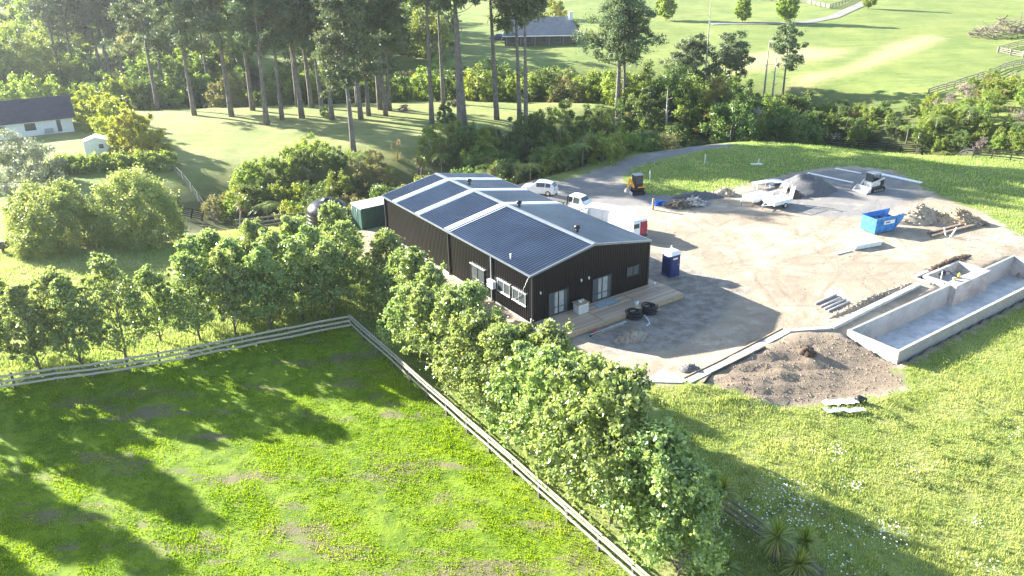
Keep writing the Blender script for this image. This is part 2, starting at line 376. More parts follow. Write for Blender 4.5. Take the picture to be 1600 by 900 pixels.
# ------------------------------------------------------------------ grass that stands up
def grass_tufts(name, poly, n, hlo, hhi, wd, mat, seed, label, blades=4, spread=0.10, keep=None, lean=0.45):
    rng = np.random.default_rng(seed); P = np.array(poly); lo, hi = P.min(0), P.max(0)
    x = rng.uniform(lo[0], hi[0], n); y = rng.uniform(lo[1], hi[1], n); k = inpoly(x, y, poly)
    if keep is not None: k &= keep(x, y, rng)
    x, y = x[k], y[k]; n = len(x)
    patch = .5*fbm(x/2.3, y/2.3, 3, seed+50)+.5*fbm(x/.55, y/.55, 2, seed+51)
    h = (hlo+(hhi-hlo)*rng.random(n))*(0.25+1.6*patch**1.3)
    x = np.repeat(x, blades)+rng.normal(0, spread, n*blades); y = np.repeat(y, blades)+rng.normal(0, spread, n*blades)
    h = np.repeat(h, blades)*rng.uniform(.6, 1.2, n*blades); z = hgt(x, y)-0.02
    a = rng.uniform(0, 2*np.pi, n*blades); ca, sa = np.cos(a), np.sin(a); l = rng.uniform(0.1, 1, n*blades)*lean*h
    a2 = rng.uniform(0, 2*np.pi, n*blades); w_ = wd*rng.uniform(.6, 1.4, n*blades)/2
    V = np.empty((n*blades, 3, 3))
    V[:, 0] = np.stack([x-ca*w_, y-sa*w_, z], 1); V[:, 1] = np.stack([x+ca*w_, y+sa*w_, z], 1)
    V[:, 2] = np.stack([x+np.cos(a2)*l, y+np.sin(a2)*l, z+h], 1)
    tint = np.clip(np.repeat(fbm(x[::blades]/3, y[::blades]/3, 3, seed+9), blades)*0.9+rng.normal(0, .22, n*blades), 0, 1)
    me = mesh_np(name, V.reshape(-1, 3), np.arange(n*blades*3).reshape(-1, 3), mat, tint)
    return tag(link(name, me), label, 'grass', kind='stuff')
m_gpad = LEAF('paddock_grass', (0.09, 0.18, 0.008), (0.34, 0.41, 0.018), 0.5, .5, .3, (1.5, 1.5, .5), 0)
m_gmea = LEAF('meadow_grass', (0.25, 0.33, 0.085), (0.55, 0.56, 0.25), 0.5, .6, .2, (1.2, 1.25, .75), 0)
m_gdry = LEAF('field_grass', (0.26, 0.36, 0.09), (0.55, 0.56, 0.27), 0.5, .6, .2, (1.1, 1.1, .85), 0)
def worn(x, y, rng):      # fewer tufts where the earth shows
    c, s_ = math.cos(-2.17), math.sin(-2.17); u = (x*c-y*s_)*0.28; v = x*s_+y*c
    return fbm(u*.8, v*.8, 4, 21)+rng.normal(0, .10, len(x)) < 0.565
vis = W([(-160, 634), (0, 606), (300, 556), (548, 512), (760, 690), (985, 905), (1010, 945), (-160, 945)])
grass_tufts('grass', vis, 150000, .06, .19, .055, m_gpad, 1, 'bright green paddock grass inside the pale rail fences', 3, .09, worn)
edge_poly = [loc(-11.55, -6.5), loc(-13.2, -7.5), loc(-13.2, -40), loc(-11.45, -40)]
grass_tufts('grass', edge_poly, 5200, .18, .42, .05, m_gpad, 4, 'longer grass growing along the foot of the paddock fence', 5, .10)
fl0, fl1 = at(0, 603), at(548, 508)
lf = [(fl1[0], fl1[1]-.2), (fl0[0]-3, fl0[1]-1.3), (fl0[0]-3, fl0[1]-2.6), (fl1[0], fl1[1]-1.6)]
grass_tufts('grass', lf, 3600, .15, .40, .05, m_gpad, 5, 'rank grass under the long pale paddock fence', 5, .10)
meadow = W([(1000, 603), (1110, 604), (1200, 634), (1300, 640), (1420, 612), (1412, 575), (1400, 566)])+[loc(18, -19.4), loc(56, -19.8)]+W([(1860, 470), (1860, 960), (1080, 960), (1090, 780), (1050, 680)])
grass_tufts('grass', meadow, 125000, .09, .32, .05, m_gmea, 2, 'long yellow green meadow grass below the empty pool', 4, .13)
fieldp = W([(-20, 600), (546, 505), (600, 420), (470, 372), (380, 350), (260, 385), (100, 392), (-20, 385)])
grass_tufts('grass', fieldp, 62000, .16, .48, .055, m_gdry, 3, 'tall pale field grass around the young trees', 4, .14)
strip_ = [(fl1[0], fl1[1]+.25), (fl0[0]-3, fl0[1]-.8), (fl0[0]-3, fl0[1]+2.6), (fl1[0], fl1[1]+3.4)]
grass_tufts('grass', strip_, 16000, .16, .42, .055, m_gmea, 14, 'fresh lime green grass between long fence and first tree row', 4, .12)
belt = [loc(-11.2, -5), loc(-11.2, -45), loc(-1.6, -45), loc(-1.6, 26), loc(-11.2, 22)]
grass_tufts('grass', belt, 24000, .15, .45, .05, m_gmea, 6, 'shaded grass under the double row of trees', 4, .14)
site_grass = W([(985, 289), (1012, 302), (1060, 306), (1130, 296), (1180, 282), (1240, 268), (1330, 258), (1395, 263), (1432, 285), (1482, 309), (1535, 328), (1600, 368), (1800, 420), (1800, 275), (1340, 234), (1180, 222), (1060, 245), (990, 264)])
grass_tufts('grass', site_grass, 52000, .15, .40, .09, m_gmea, 7, 'rough grass rising behind the clay yard', 3, .2)
bank = W([(835, 280), (945, 258), (990, 242), (1090, 222), (1080, 212), (985, 232), (900, 258), (830, 276)])
grass_tufts('grass', bank, 9000, .2, .5, .08, m_gmea, 8, 'grass verge between gravel drive and rail fence', 4, .15)
# daisies
m_pet = M('petal', (0.8, 0.8, 0.78), .6, .05)
rng = np.random.default_rng(12); fx = []
for (px, py, r, n) in [(1230, 770, 1.0, 150), (1250, 795, .8, 70), (1205, 800, .9, 60), (1300, 712, .5, 50), (1335, 766, .35, 45), (1395, 838, .6, 110), (1420, 735, .6, 40), (1255, 822, .5, 60), (1330, 840, .7, 50), (1320, 885, .8, 50), (1590, 682, .5, 40), (1525, 822, .3, 25), (1380, 855, .8, 40), (1180, 800, 1.4, 70), (1140, 835, 1.2, 60), (1530, 890, .5, 30), (1110, 820, .8, 40)]:
    n = n//2+4; c = at(px, py); fx.append(np.stack([rng.normal(c[0], r, n), rng.normal(c[1], r*.7, n)], 1))
fx = np.concatenate(fx); n = len(fx); fz = hgt(fx[:, 0], fx[:, 1])+rng.uniform(.18, .42, n); r = rng.uniform(.022, .05, n)
an = np.arange(6)*np.pi/3
V = np.stack([fx[:, 0, None]+r[:, None]*np.cos(an), fx[:, 1, None]+r[:, None]*np.sin(an), fz[:, None]+rng.normal(0, .012, (n, 6))], 2)
tag(link('wildflowers', mesh_np('wildflowers', V.reshape(-1, 3), np.arange(n*6).reshape(-1, 6), m_pet)), 'scattered white daisies flowering in the meadow grass', 'flowers', kind='stuff')

# stones and clods on the bare clay
m_stone = M('clay_clods', (0.30, 0.245, 0.18), .9, .45, 1.5, col2=(0.19, 0.15, 0.11))
rng = np.random.default_rng(31); P_ = np.array(DIRT); sx = rng.uniform(P_[:, 0].min(), 55, 26000); sy = rng.uniform(P_[:, 1].min(), 95, 26000)
S_ = np.array(SOIL); sx = np.concatenate([sx, rng.uniform(S_[:, 0].min(), S_[:, 0].max(), 2200)]); sy = np.concatenate([sy, rng.uniform(S_[:, 1].min(), S_[:, 1].max(), 2200)])
k = inpoly(sx, sy, DIRT) & ((rng.random(len(sx)) < fbm(sx/3, sy/3, 3, 41)**2*2.2) | inpoly(sx, sy, SOIL))
_s, _t = st(sx, sy); k &= ~((_s > POOL[0]-.4) & (_t < POOL[3]+.4) & (_t > POOL[2]-.3)) & ~((_s > -.2) & (_s < 13.2) & (_t > -3.2) & (_t < 25)) & ~((_s > 30.9) & (_s < 38.2) & (_t > -16) & (_t < -11.5))
sx, sy = sx[k], sy[k]; n = len(sx); r = (.02+.07*rng.random(n)**4)*np.where(inpoly(sx, sy, SOIL), 1.25, 1)
D6 = np.array([(1, 0, 0), (0, 1, 0), (-1, 0, 0), (0, -1, 0), (0, 0, 1)])
V = np.stack([sx, sy, hgt(sx, sy)], 1)[:, None, :] + D6*rng.uniform(.6, 1.3, (n, 5, 1))*r[:, None, None]*np.array([1, 1, .75])
F4 = np.array([(0, 1, 4), (1, 2, 4), (2, 3, 4), (3, 0, 4)])
tag(link('clods', mesh_np('clods', V.reshape(-1, 3), (np.arange(n)[:, None, None]*5+F4).reshape(-1, 3), m_stone)), 'stones and dry clods scattered over the clay yard', 'stones', kind='stuff')
# ------------------------------------------------------------------ the black shed
m_clad = M('black_cladding', (0.0065, 0.0055, 0.006), .45, .25, .6, 0.0, .3)
m_roof = M('roof_steel', (0.075, 0.10, 0.145), .33, .2, .35, 0.4, .5)
m_cap = M('ridge_steel', (0.22, 0.245, 0.28), .4, .12, 2, .4)
m_trim = M('dark_trim', (0.03, 0.03, 0.032), .4, .2)
m_sky = M('skylight_sheet', (0.80, 0.82, 0.82), .35, .06, 2)
m_conc = M('concrete', (0.36, 0.35, 0.335), .85, .35, .7, bump=.25)
m_conc2 = M('pale_concrete', (0.40, 0.39, 0.37), .85, .3, .8, bump=.2)
m_glass, _t, _p = newmat('glass'); _p.inputs['Base Color'].default_value = (0.07, 0.08, 0.085, 1); _p.inputs['Roughness'].default_value = .06; _p.inputs['Specular IOR Level'].default_value = .5
m_white = M('white_paint', (0.74, 0.75, 0.75), .45, .1, 4)
m_alu = M('aluminium', (0.62, 0.64, 0.66), .4, .1, 4, .5)
m_black = M('black_plastic', (0.014, 0.014, 0.016), .45, .3, 4)
m_wood = M('timber', (0.38, 0.28, 0.18), .75, .25, 6, bump=.2)
m_grey = M('grey_steel', (0.32, 0.34, 0.36), .45, .15, 5, .5)

shed = empty('shed', (OX, OY, 0), TH, 'long black corrugated shed with skylight strips and grey ridge', 'shed')
MB().box(0, WID, 0, LEN, -.55, -.002).build('foundation', m_conc2, shed)
def ribs(length, pitch, ribw, ribh):
    pts = []; x = 0
    while x < length-1e-6:
        for dx, h in ((0, 0), (pitch-ribw*1.6, 0), (pitch-ribw*1.3, ribh), (pitch-ribw*.3, ribh)):
            if x+dx < length: pts.append((x+dx, h))
        x += pitch
    pts.append((length, 0)); return pts
def roofz(s): return EAVE+(RIDGE-EAVE)*(1-abs(s-WID/2)/(WID/2))
def wall_sheet(name, length, put, top, mat, pitch=.25, ribh=.03):
    P = ribs(length, pitch, .05, ribh); mb = MB()
    for (u0, h0), (u1, h1) in zip(P[:-1], P[1:]):
        mb.add([put(u0, h0, 0), put(u1, h1, 0), put(u1, h1, top(u1)), put(u0, h0, top(u0))], [(0, 1, 2, 3)])
    return mb.build(name, mat, shed)
wall_sheet('gable_wall', WID, lambda u, h, z: (u, -h, z), lambda u: roofz(u)-.02, m_clad)
wall_sheet('gable_wall', WID, lambda u, h, z: (WID-u, LEN+h, z), lambda u: roofz(u)-.02, m_clad)
wall_sheet('side_wall', LEN, lambda u, h, z: (-h, LEN-u, z), lambda u: EAVE-.02, m_clad)
wall_sheet('side_wall', LEN, lambda u, h, z: (WID+h, u, z), lambda u: EAVE-.02, m_clad)
SL = [(21.55, 22.35), (17.05, 17.9), (11.75, 12.7)]
OV = .12
def roof_piece(name, side, y0, y1, mat, lift=0, pitch=.3, ribh=.07):
    P = ribs(y1-y0, pitch, .08, ribh); mb = MB()
    xe, xr = (-OV, WID/2) if side < 0 else (WID+OV, WID/2)
    for (u0, h0), (u1, h1) in zip(P[:-1], P[1:]):
        q = [(xe, y0+u0, EAVE-.02+h0+lift), (xe, y0+u1, EAVE-.02+h1+lift), (xr, y0+u1, RIDGE+h1+lift), (xr, y0+u0, RIDGE+h0+lift)]
        mb.add(q, [(0, 1, 2, 3) if side > 0 else (3, 2, 1, 0)])
    return mb.build(name, mat, shed)
for side in (-1, 1):
    roof_piece('roof_slope', side, -.04, LEN+.04, m_roof)
    for (a_, b_) in SL: roof_piece('skylight', side, a_, b_, m_sky, .04)
    x = -OV if side < 0 else WID+OV
    MB().box(min(x, x+side*.09), max(x, x+side*.09), -.06, LEN+.06, EAVE-.13, EAVE+.02).build('gutter', m_cap, shed)
    for y in ((-.055, LEN+.055)):
        MB().add([(x, y-.05, EAVE-.1), (WID/2, y-.05, RIDGE-.1), (WID/2, y-.05, RIDGE+.075), (x, y-.05, EAVE+.055), (x, y+.05, EAVE-.1), (WID/2, y+.05, RIDGE-.1), (WID/2, y+.05, RIDGE+.075), (x, y+.05, EAVE+.055)],
                 [(0, 1, 2, 3), (7, 6, 5, 4), (3, 2, 6, 7), (0, 4, 5, 1), (0, 3, 7, 4)]).build('barge_flashing', m_cap, shed)
rc = MB(); k = (RIDGE-EAVE)/(WID/2)
rc.add([(WID/2-.27, -.08, RIDGE-.27*k+.085), (WID/2, -.08, RIDGE+.11), (WID/2+.27, -.08, RIDGE-.27*k+.085), (WID/2-.27, LEN+.08, RIDGE-.27*k+.085), (WID/2, LEN+.08, RIDGE+.11), (WID/2+.27, LEN+.08, RIDGE-.27*k+.085)], [(0, 1, 4, 3), (1, 2, 5, 4)])
rc.build('ridge_cap', m_cap, shed)
for s_, t_ in ((6.9, 19.74), (6.85, 11.32), (6.9, 3.23)):
    v = MB().cyl((s_, t_), .13, 4.9, 5.28, 12).build('roof_vent', m_black, shed)
    MB().lathe([(.14, 5.24), (.25, 5.26), (.25, 5.44), (.17, 5.52), (.02, 5.54)], 14, (s_, t_)).build('cowl', m_black, v)
MB().cyl((.45, 3.4), .06, 4.05, 4.55, 8).build('roof_pipe', m_white, shed)
for (u, c) in ((12.1, m_trim), (5.4, m_grey), (24.2, m_trim)):
    MB().box(-.15, -.035, u-.055, u+.055, -.1, EAVE-.08).build('downpipe', c, shed)
MB().box(-.05, .09, -.06, .08, -.02, EAVE-.05).build('corner_flashing', m_trim, shed)
MB().box(WID-.09, WID+.05, -.06, .08, -.02, EAVE-.05).build('corner_flashing', m_trim, shed)
MB().tube([(-.1, .2, EAVE-.12), (-.12, 1.3, 1.9), (-.14, 2.4, 1.15)], .018, 5).build('cable', m_grey, shed)
m_blind = M('pale_blind', (0.30, 0.32, 0.32), .25, .25, 1.5, spec=.6)
def opening(kind, s0, s1, z0, z1, wall, fm, mids=(.5,), rail=None, sill=False):
    """frame, panes and sill of a window or glazed door on the gable ('g') or the left side ('l')"""
    put = (lambda u, d, z: (u, -d, z)) if wall == 'g' else (lambda u, d, z: (-d, u, z))
    def bx(u0, u1, d0, d1, za, zb):
        a = put(u0, d0, za); b = put(u1, d1, zb)
        return MB().box(min(a[0], b[0]), max(a[0], b[0]), min(a[1], b[1]), max(a[1], b[1]), za, zb)
    fr = MB(); f = .055
    for q in ((s0, s1, z0, z0+f), (s0, s1, z1-f, z1), (s0, s0+f, z0+f, z1-f), (s1-f, s1, z0+f, z1-f)):
        b = bx(q[0], q[1], .0, .085, q[2], q[3]); fr.add(b.v, b.f)
    for mm in mids:
        c = s0+(s1-s0)*mm; b = bx(c-.035, c+.035, .0, .078, z0+f, z1-f); fr.add(b.v, b.f)
    if rail: b = bx(s0+f, s1-f, .0, .072, rail-.03, rail+.03); fr.add(b.v, b.f)
    o = fr.build(kind, fm, shed)
    cuts = [s0+f]+[s0+(s1-s0)*mm for mm in mids]+[s1-f]
    for i, (c0, c1) in enumerate(zip(cuts[:-1], cuts[1:])):
        bx(c0+.03, c1-.03, .035, .05, z0+f, z1-f).build('pane', m_glass, o)
        if kind == 'sliding_door':      # pale curtain or lining seen behind the glass
            bx(c0+.06+(.0 if i else .5), c1-.06-(.35 if i else 0), .051, .056, z0+f+.1, z1-f-.02).build('blind', m_blind, o)
    if sill:
        bx(s0-.06, s1+.06, .0, .13, z0-.06, z0-.002).build('sill', m_alu, o); bx(s0-.06, s1+.06, .0, .11, z1+.002, z1+.045).build('head_flashing', m_alu, o)
    return o
opening('sliding_door', 1.5, 3.46, .11, 2.12, 'g', m_trim, (.5,), .78)
opening('sliding_door', 5.86, 7.88, .11, 2.15, 'g', m_trim, (.5,), .78)
opening('window', 9.47, 10.9, 1.36, 2.24, 'g', m_trim, (.5,), None, False)
opening('window', .75, 2.5, 1.18, 2.17, 'l', m_alu, (.5,), None, True)
opening('window', 2.86, 4.6, 1.18, 2.17, 'l', m_alu, (.5,), None, True)
opening('door', 6.52, 8.6, .03, 2.14, 'l', m_trim, (.5,), 1.0, False)
MB().box(-.13, 0, 6.45, 8.7, 2.16, 2.22).build('head_flashing', m_alu, shed)
for s_ in (.73, 4.69, 5.45):
    MB().box(s_-.05, s_+.05, -.16, -.03, 2.3, 2.52, .02).build('wall_light', m_white, shed)
hp = MB().box(-.42, -.06, 4.75, 5.6, 1.2, 1.86, .03).build('heat_pump', m_white, shed)
MB().tube([(-.43+.02*0, 5.28+.24*math.cos(a), 1.53+.24*math.sin(a)) for a in np.linspace(0, 2*math.pi, 17)], .014, 5).build('fan_guard', m_grey, hp)
MB().tube([(-.2, 5.6, 1.35), (-.2, 6.0, 1.25), (-.12, 6.1, .4)], .03, 6).build('hose', m_grey, hp)
MB().cyl((-.12, -.02), .05, -.1, .45, 8).build('tap_post', m_alu, shed)

# gravel strip beside the wall
gs = MB(); gs.slab([loc(-1.15, -.6), loc(-.03, -.4), loc(-.03, 20), loc(-1.25, 20)], -.62, -.36)
tag(gs.build('gravel_strip', M('drain_gravel', (0.36, 0.35, 0.33), .9, .35, 9, bump=.8)), 'pale gravel drain strip along the shed foundation', 'gravel', kind='stuff')

# ------------------------------------------------------------------ deck
m_deck, _t, _p = newmat('deck_boards'); _a = nd(_t, 'ShaderNodeAttribute', attribute_name='tint'); _n = noise_(_t, nd(_t, 'ShaderNodeTexCoord').outputs['Object'], 1.5, 5)
_t.links.new(mixc(_t, math_(_t, 'MULTIPLY', _n, .5), mixc(_t, _a.outputs['Fac'], (0.34, 0.215, 0.125), (0.60, 0.42, 0.27)), (0.45, 0.38, 0.31)), _p.inputs['Base Color']); _p.inputs['Roughness'].default_value = .6
deck = empty('deck', (OX, OY, 0), TH, 'timber deck of long boards along the shed gable', 'deck')
bd = MB(); rr = random.Random(3); y = -.06
while y > -3.0:
    x = .0; cuts = [0.05, 4.55, 8.9, 13.0]
    for c0, c1 in zip(cuts[:-1], cuts[1:]):
        dz = rr.uniform(-.004, .004); bd.box(c0+.004, c1-.004, y-.132, y, .07+dz, .102+dz)
    y -= .145
x = WID+.08
while x < 13.0-.13:
    bd.box(x, x+.132, .0, 1.15, .07, .10); x += .145
_bo = bd.build('board', m_deck, deck); tag(_bo, kind='stuff')
_ta = _bo.data.attributes.new('tint', 'FLOAT', 'FACE'); _ta.data.foreach_set('value', np.repeat(np.random.default_rng(5).random(len(bd.f)//6+1), 6)[:len(bd.f)].astype(np.float32))
for c in (4.55, 8.9): MB().box(c-.075, c+.075, -3.0, -.06, .108, .118).build('breaker_board', m_wood, deck)
MB().box(.05, 13.0, -3.06, -3.02, -.34, .066).build('fascia', m_wood, deck)
MB().box(13.003, 13.04, -3.0, 1.15, -.34, .066).build('fascia', m_wood, deck)
MB().box(.1, 12.95, -2.9, -.1, -.14, -.06).build('joist_frame', m_wood, deck)
ch = MB().slab([(-.05, -1.7), (-.05, -3.6), (-.9, -2.6), (-.9, -.6), (-.05, -.6)], -.5, -.06)
co = ch.build('concrete_pad', m_conc2, None, (OX, OY, 0)); co.rotation_euler = (0, 0, TH); tag(co, 'pale concrete pad at the shed corner beside the deck', 'concrete pad')

# things on the deck
def place(o, s, t, z, rz=0): x, y = loc(s, t); o.location = (x, y, z); o.rotation_euler = (0, 0, TH+rz); return o
cb = place(empty('cabinet', label='white box cabinet with wooden top standing by the shed door', cat='cabinet'), 4.15, -.75, .107)
MB().box(-.48, .48, -.36, .36, 0, .78, .02).build('body', m_white, cb); MB().box(-.56, .56, -.44, .44, .782, .84, .01).build('top', m_wood, cb)
MB().box(-.4, .4, -.39, -.362, .1, .66).build('door', m_alu, cb); MB().cyl((-.1, 0), .14, .842, .98, 10).build('tin', m_white, cb); MB().cyl((.25, .1), .1, .842, .96, 10).build('tin', m_alu, cb)
bk = place(empty('bucket', label='white paint bucket standing on the deck edge', cat='bucket'), 8.35, -2.5, .107)
MB().lathe([(.13, 0), (.16, .02), (.19, .3), (.2, .32)], 14).build('pail', m_white, bk); MB().lathe([(.205, .32), (.205, .35), (.05, .36)], 14).build('lid', m_alu, bk)
b1 = place(MB().box(-1.05, 1.05, -.42, .42, 0, .03).build('loose_sheet', M('grey_sheet', (0.30, 0.34, 0.37), .5, .25, 3)), 6.75, -.75, .108, .02); tag(b1, 'grey sheet panel lying on the deck before the sliding door', 'panel')
b2 = place(MB().box(-.6, .6, -.06, .06, 0, .06).build('plank', m_grey), 7.2, -1.24, .108, .05); tag(b2, 'dark offcut plank lying beside the sheet panel', 'plank')
hs = MB().tube([(math.cos(a)*.5*(1+.15*math.sin(3*a)), math.sin(a)*.4, .02+.01*a) for a in np.linspace(0, 9, 28)], .018, 5).build('hose', m_grey); place(hs, 11.6, -1.3, .11); tag(hs, 'thin grey hose coiled loosely on the deck', 'hose')
bt = place(MB().box(-.08, .08, -.08, .08, 0, .2, .02).build('small_tub', m_white), 12.4, -.35, .107); tag(bt, 'small white tub at the shed corner on the deck', 'tub')
for i, (s_, t_, ln, mt, rz, lb) in enumerate([(4.6, -3.55, 3.6, m_alu, .03, 'long silver aluminium length lying below the deck edge'), (4.3, -3.75, 3.2, m_wood, .0, 'long timber plank lying beside the silver length'), (3.2, -3.68, 1.2, m_black, .12, 'short black length lying at the deck corner'), (9.6, -3.4, .9, m_wood, -.2, 'short timber offcut leaning under the deck edge')]):
    x, y = loc(s_, t_); o = place(MB().box(-ln/2, ln/2, -.07, .07, 0, .09).build('length_of_timber' if mt is m_wood else 'metal_length', mt), s_, t_, hz(x, y)); tag(o, lb, 'length'); o.rotation_euler = (0, 0, TH+rz)
rt_ = place(MB().box(-.22, .22, -.1, .1, 0, .16, .03).build('tool_case', M('red_case', (0.45, 0.03, 0.03), .5)), 3.3, -3.4, hz(*loc(3.3, -3.4))); tag(rt_, 'small red tool case by the deck edge', 'case')
# black pipe coils
m_coil = M('pipe_coil', (0.012, 0.012, 0.014), .5, .3, 5)
for k, (px, py, lb) in enumerate([(990, 496, 'black coil of drain pipe nearer the deck step'), (1014, 489, 'black coil of drain pipe beside the white strap')]):
    p = V3(at(px, py)); co = MB()
    for j in range(6):
        for i in range(4):
            pass
    path = []
    for a in np.linspace(0, 2*math.pi*9, 9*18): path.append((math.cos(a)*(.5+.15*math.sin(a*.23+k)), math.sin(a)*(.5+.15*math.sin(a*.23+k)), .07+.56*(a/(2*math.pi*9))+.03*math.sin(a*1.7)))
    o = MB().tube(path, .062, 6).build('pipe_coil', m_coil, None, p); tag(o, lb, 'pipe coil')
p = V3(at(1006, 498)); o = MB().tube([(0, 0, .3), (.25, -.35, .1), (.3, -.9, .03), (.0, -1.3, .03)], .05, 6).build('strap', M('strap_white', (.6, .65, .7), .6), None, p); tag(o, 'loose white strap hanging off the pipe coils', 'strap')

# ------------------------------------------------------------------ portable toilet
m_navy = M('navy_plastic', (0.012, 0.025, 0.12), .4, .2, 2)
p = V3(at(1047, 430)); loo = empty('portable_toilet', p, TH-.05, 'navy blue portable toilet with white roof beside the deck', 'portable toilet')
MB().box(-.58, .58, -.58, .58, 0, .12, .02).build('base', m_navy, loo)
MB().box(-.55, .55, -.55, .55, .12, 2.0, .03).build('body', m_navy, loo)
dr = MB().box(-.42, .42, -.575, -.552, .18, 1.88).build('door', m_navy, loo); MB().box(.3, .36, -.61, -.577, 1.0, 1.15).build('handle', m_grey, dr); MB().box(-.3, .2, -.582, -.577, 1.62, 1.76).build('sign', m_white, dr)
for s_ in (-1, 1):
    for u in (-.36, -.12, .12, .36):
        MB().box(min(s_*.552, s_*.572), max(s_*.552, s_*.572), u-.04, u+.04, .2, 1.85).build('rib', m_navy, loo)
    MB().box(s_*.56-.012, s_*.56+.012, -.3, .3, 1.87, 1.96).build('vent', m_white, loo)
MB().add([(-.6, -.6, 2.002), (.6, -.6, 2.002), (.6, .6, 2.002), (-.6, .6, 2.002), (-.58, -.58, 2.14), (.58, -.58, 2.14), (.58, .58, 2.14), (-.58, .58, 2.14), (-.4, -.4, 2.32), (.4, -.4, 2.32), (.4, .4, 2.32), (-.4, .4, 2.32)],
         [(3, 2, 1, 0)]+[(i, (i+1) % 4, (i+1) % 4+4, i+4) for i in range(4)]+[(4+i, 4+(i+1) % 4, 8+(i+1) % 4, 8+i) for i in range(4)]+[(8, 9, 10, 11)]).build('roof', m_white, loo)
MB().cyl((.35, .42), .05, 2.2, 2.5, 8).build('vent_pipe', m_white, loo)
# ------------------------------------------------------------------ pool
m_pool = M('pool_plaster', (0.36, 0.37, 0.365), .75, .3, .5, col2=(0.25, 0.265, 0.27), bump=.2)
m_block, _t, _p = newmat('block_wall')
_tc = nd(_t, 'ShaderNodeTexCoord'); _mp = nd(_t, 'ShaderNodeMapping'); _mp.inputs['Rotation'].default_value = (math.pi/2, 0, 0); _t.links.new(_tc.outputs['Object'], _mp.inputs[0])
_b = nd(_t, 'ShaderNodeTexBrick'); _b.inputs['Scale'].default_value = 1.0; _b.inputs['Brick Width'].default_value = .4; _b.inputs['Row Height'].default_value = .2; _b.inputs['Mortar Size'].default_value = .012
_b.inputs['Color1'].default_value = (.28, .26, .25, 1); _b.inputs['Color2'].default_value = (.36, .34, .33, 1); _b.inputs['Mortar'].default_value = (.22, .2, .19, 1); _t.links.new(_mp.outputs[0], _b.inputs[0])
_n = noise_(_t, _tc.outputs['Object'], .9, 5); _t.links.new(mixc(_t, ramp_(_t, _n, .4, .65), _b.outputs[0], (.30, .26, .24)), _p.inputs['Base Color']); _p.inputs['Roughness'].default_value = .9
pool = empty('swimming_pool', (OX, OY, 0), TH, 'long empty concrete pool shell with grey floor', 'pool')
s0, s1, t0, t1 = POOL; w_ = .18; zt = .04; zb = -1.75
m_floor = M('pool_floor', (0.54, 0.59, 0.61), .32, .3, .9, spec=.6, col2=(0.27, 0.34, 0.39))
MB().box(s0+.0, s1, t0, t1, zb-.2, zb).build('floor', m_floor, pool)
MB().box(s0, s1, t0, t0+w_, zb, zt).build('outer_wall', m_block, pool)
MB().box(s0, s0+w_, t0+w_, t1-w_, zb, zt).build('end_wall', m_conc, pool); MB().box(s1-w_, s1, t0+w_, t1-w_, zb, zt).build('end_wall', m_conc, pool)
MB().box(s0, 31.85, t1-w_, t1, zb, zt).build('inner_wall', m_pool, pool); MB().box(37.45, s1, t1-w_, t1, zb, zt).build('inner_wall', m_pool, pool)
for (a_, b_) in ((s0, s1),): MB().box(a_-.01, b_+.01, t0-.012, t0+w_+.012, zt+.002, zt+.03).build('coping', m_conc2, pool)
MB().box(s0-.012, s0+w_+.012, t0+w_+.015, t1+.01, zt+.002, zt+.028).build('coping', m_conc2, pool)
dn = MB().lathe([(.24, zb), (.24, zb+.02), (.02, zb+.025)], 16, (25.2, -17.2)).build('drain_cover', m_white, pool)
# soft benching where floor meets wall
for u in (20.2, 23.4, 28.5, 39.5): MB().box(u-.25, u+.25, t1-w_-.03, t1-w_, zt-.28, zt-.12).build('skimmer_opening', m_conc, pool)
spa = empty('spa_pool', (OX, OY, 0), TH, 'small square concrete spa set against the side of the long pool', 'spa')
u0, u1, v0, v1 = 31.9, 37.4, -15.4, -12.5; zs = .07
MB().box(u0, u1, v0, v0+.9, zb, zs).build('bench', m_conc, spa)
MB().box(u0, u1, v1-.25, v1, -1.0, zs).build('wall', m_conc, spa)
MB().box(u0, u0+.3, v0+.9, v1-.25, -1.0, zs).build('wall', m_conc, spa); MB().box(u1-.3, u1, v0+.9, v1-.25, -1.0, zs).build('wall', m_conc, spa)
MB().box(u0+.3, u1-.3, v0+.9, v1-.25, -1.0, -.75).build('floor', m_pool, spa)
def small(name, px, py, z, mb, mat, lb, cat, rz=0):
    x, y = atz(px, py, z); o = mb.build(name, mat, None, (x, y, z)); o.rotation_euler = (0, 0, rz); return tag(o, lb, cat)
m_yel = M('yellow_plastic', (0.75, 0.5, 0.03), .5)
small('yellow_bottle', 1498, 433, .12, MB().lathe([(.11, 0), (.12, .02), (.12, .26), (.06, .33), (.05, .38), (.01, .39)], 10), m_yel, 'yellow container standing on the spa bench', 'container')
small('paper_bag', 1491, 437, .12, MB().box(-.14, .14, -.1, .1, 0, .2, .03), M('bag_paper', (.6, .5, .3), .8), 'small tan bag beside the yellow container', 'bag')
pm = MB(); pm.box(-.3, .3, -.16, .16, 0, .3, .05); pm.cyl((.1, 0), .14, .3, .46, 10); pm.tube([(.25, 0, .3), (.6, .1, .35), (.9, -.1, .05), (1.1, -.4, .02)], .035, 6)
small('pump', 1471, 430, .12, pm, m_black, 'black pump with hose on the spa edge', 'pump')
small('stake', 1469, 441, .02, MB().cyl((0, 0), .035, 0, 1.0, 6), m_white, 'white stake standing at the spa corner', 'stake')
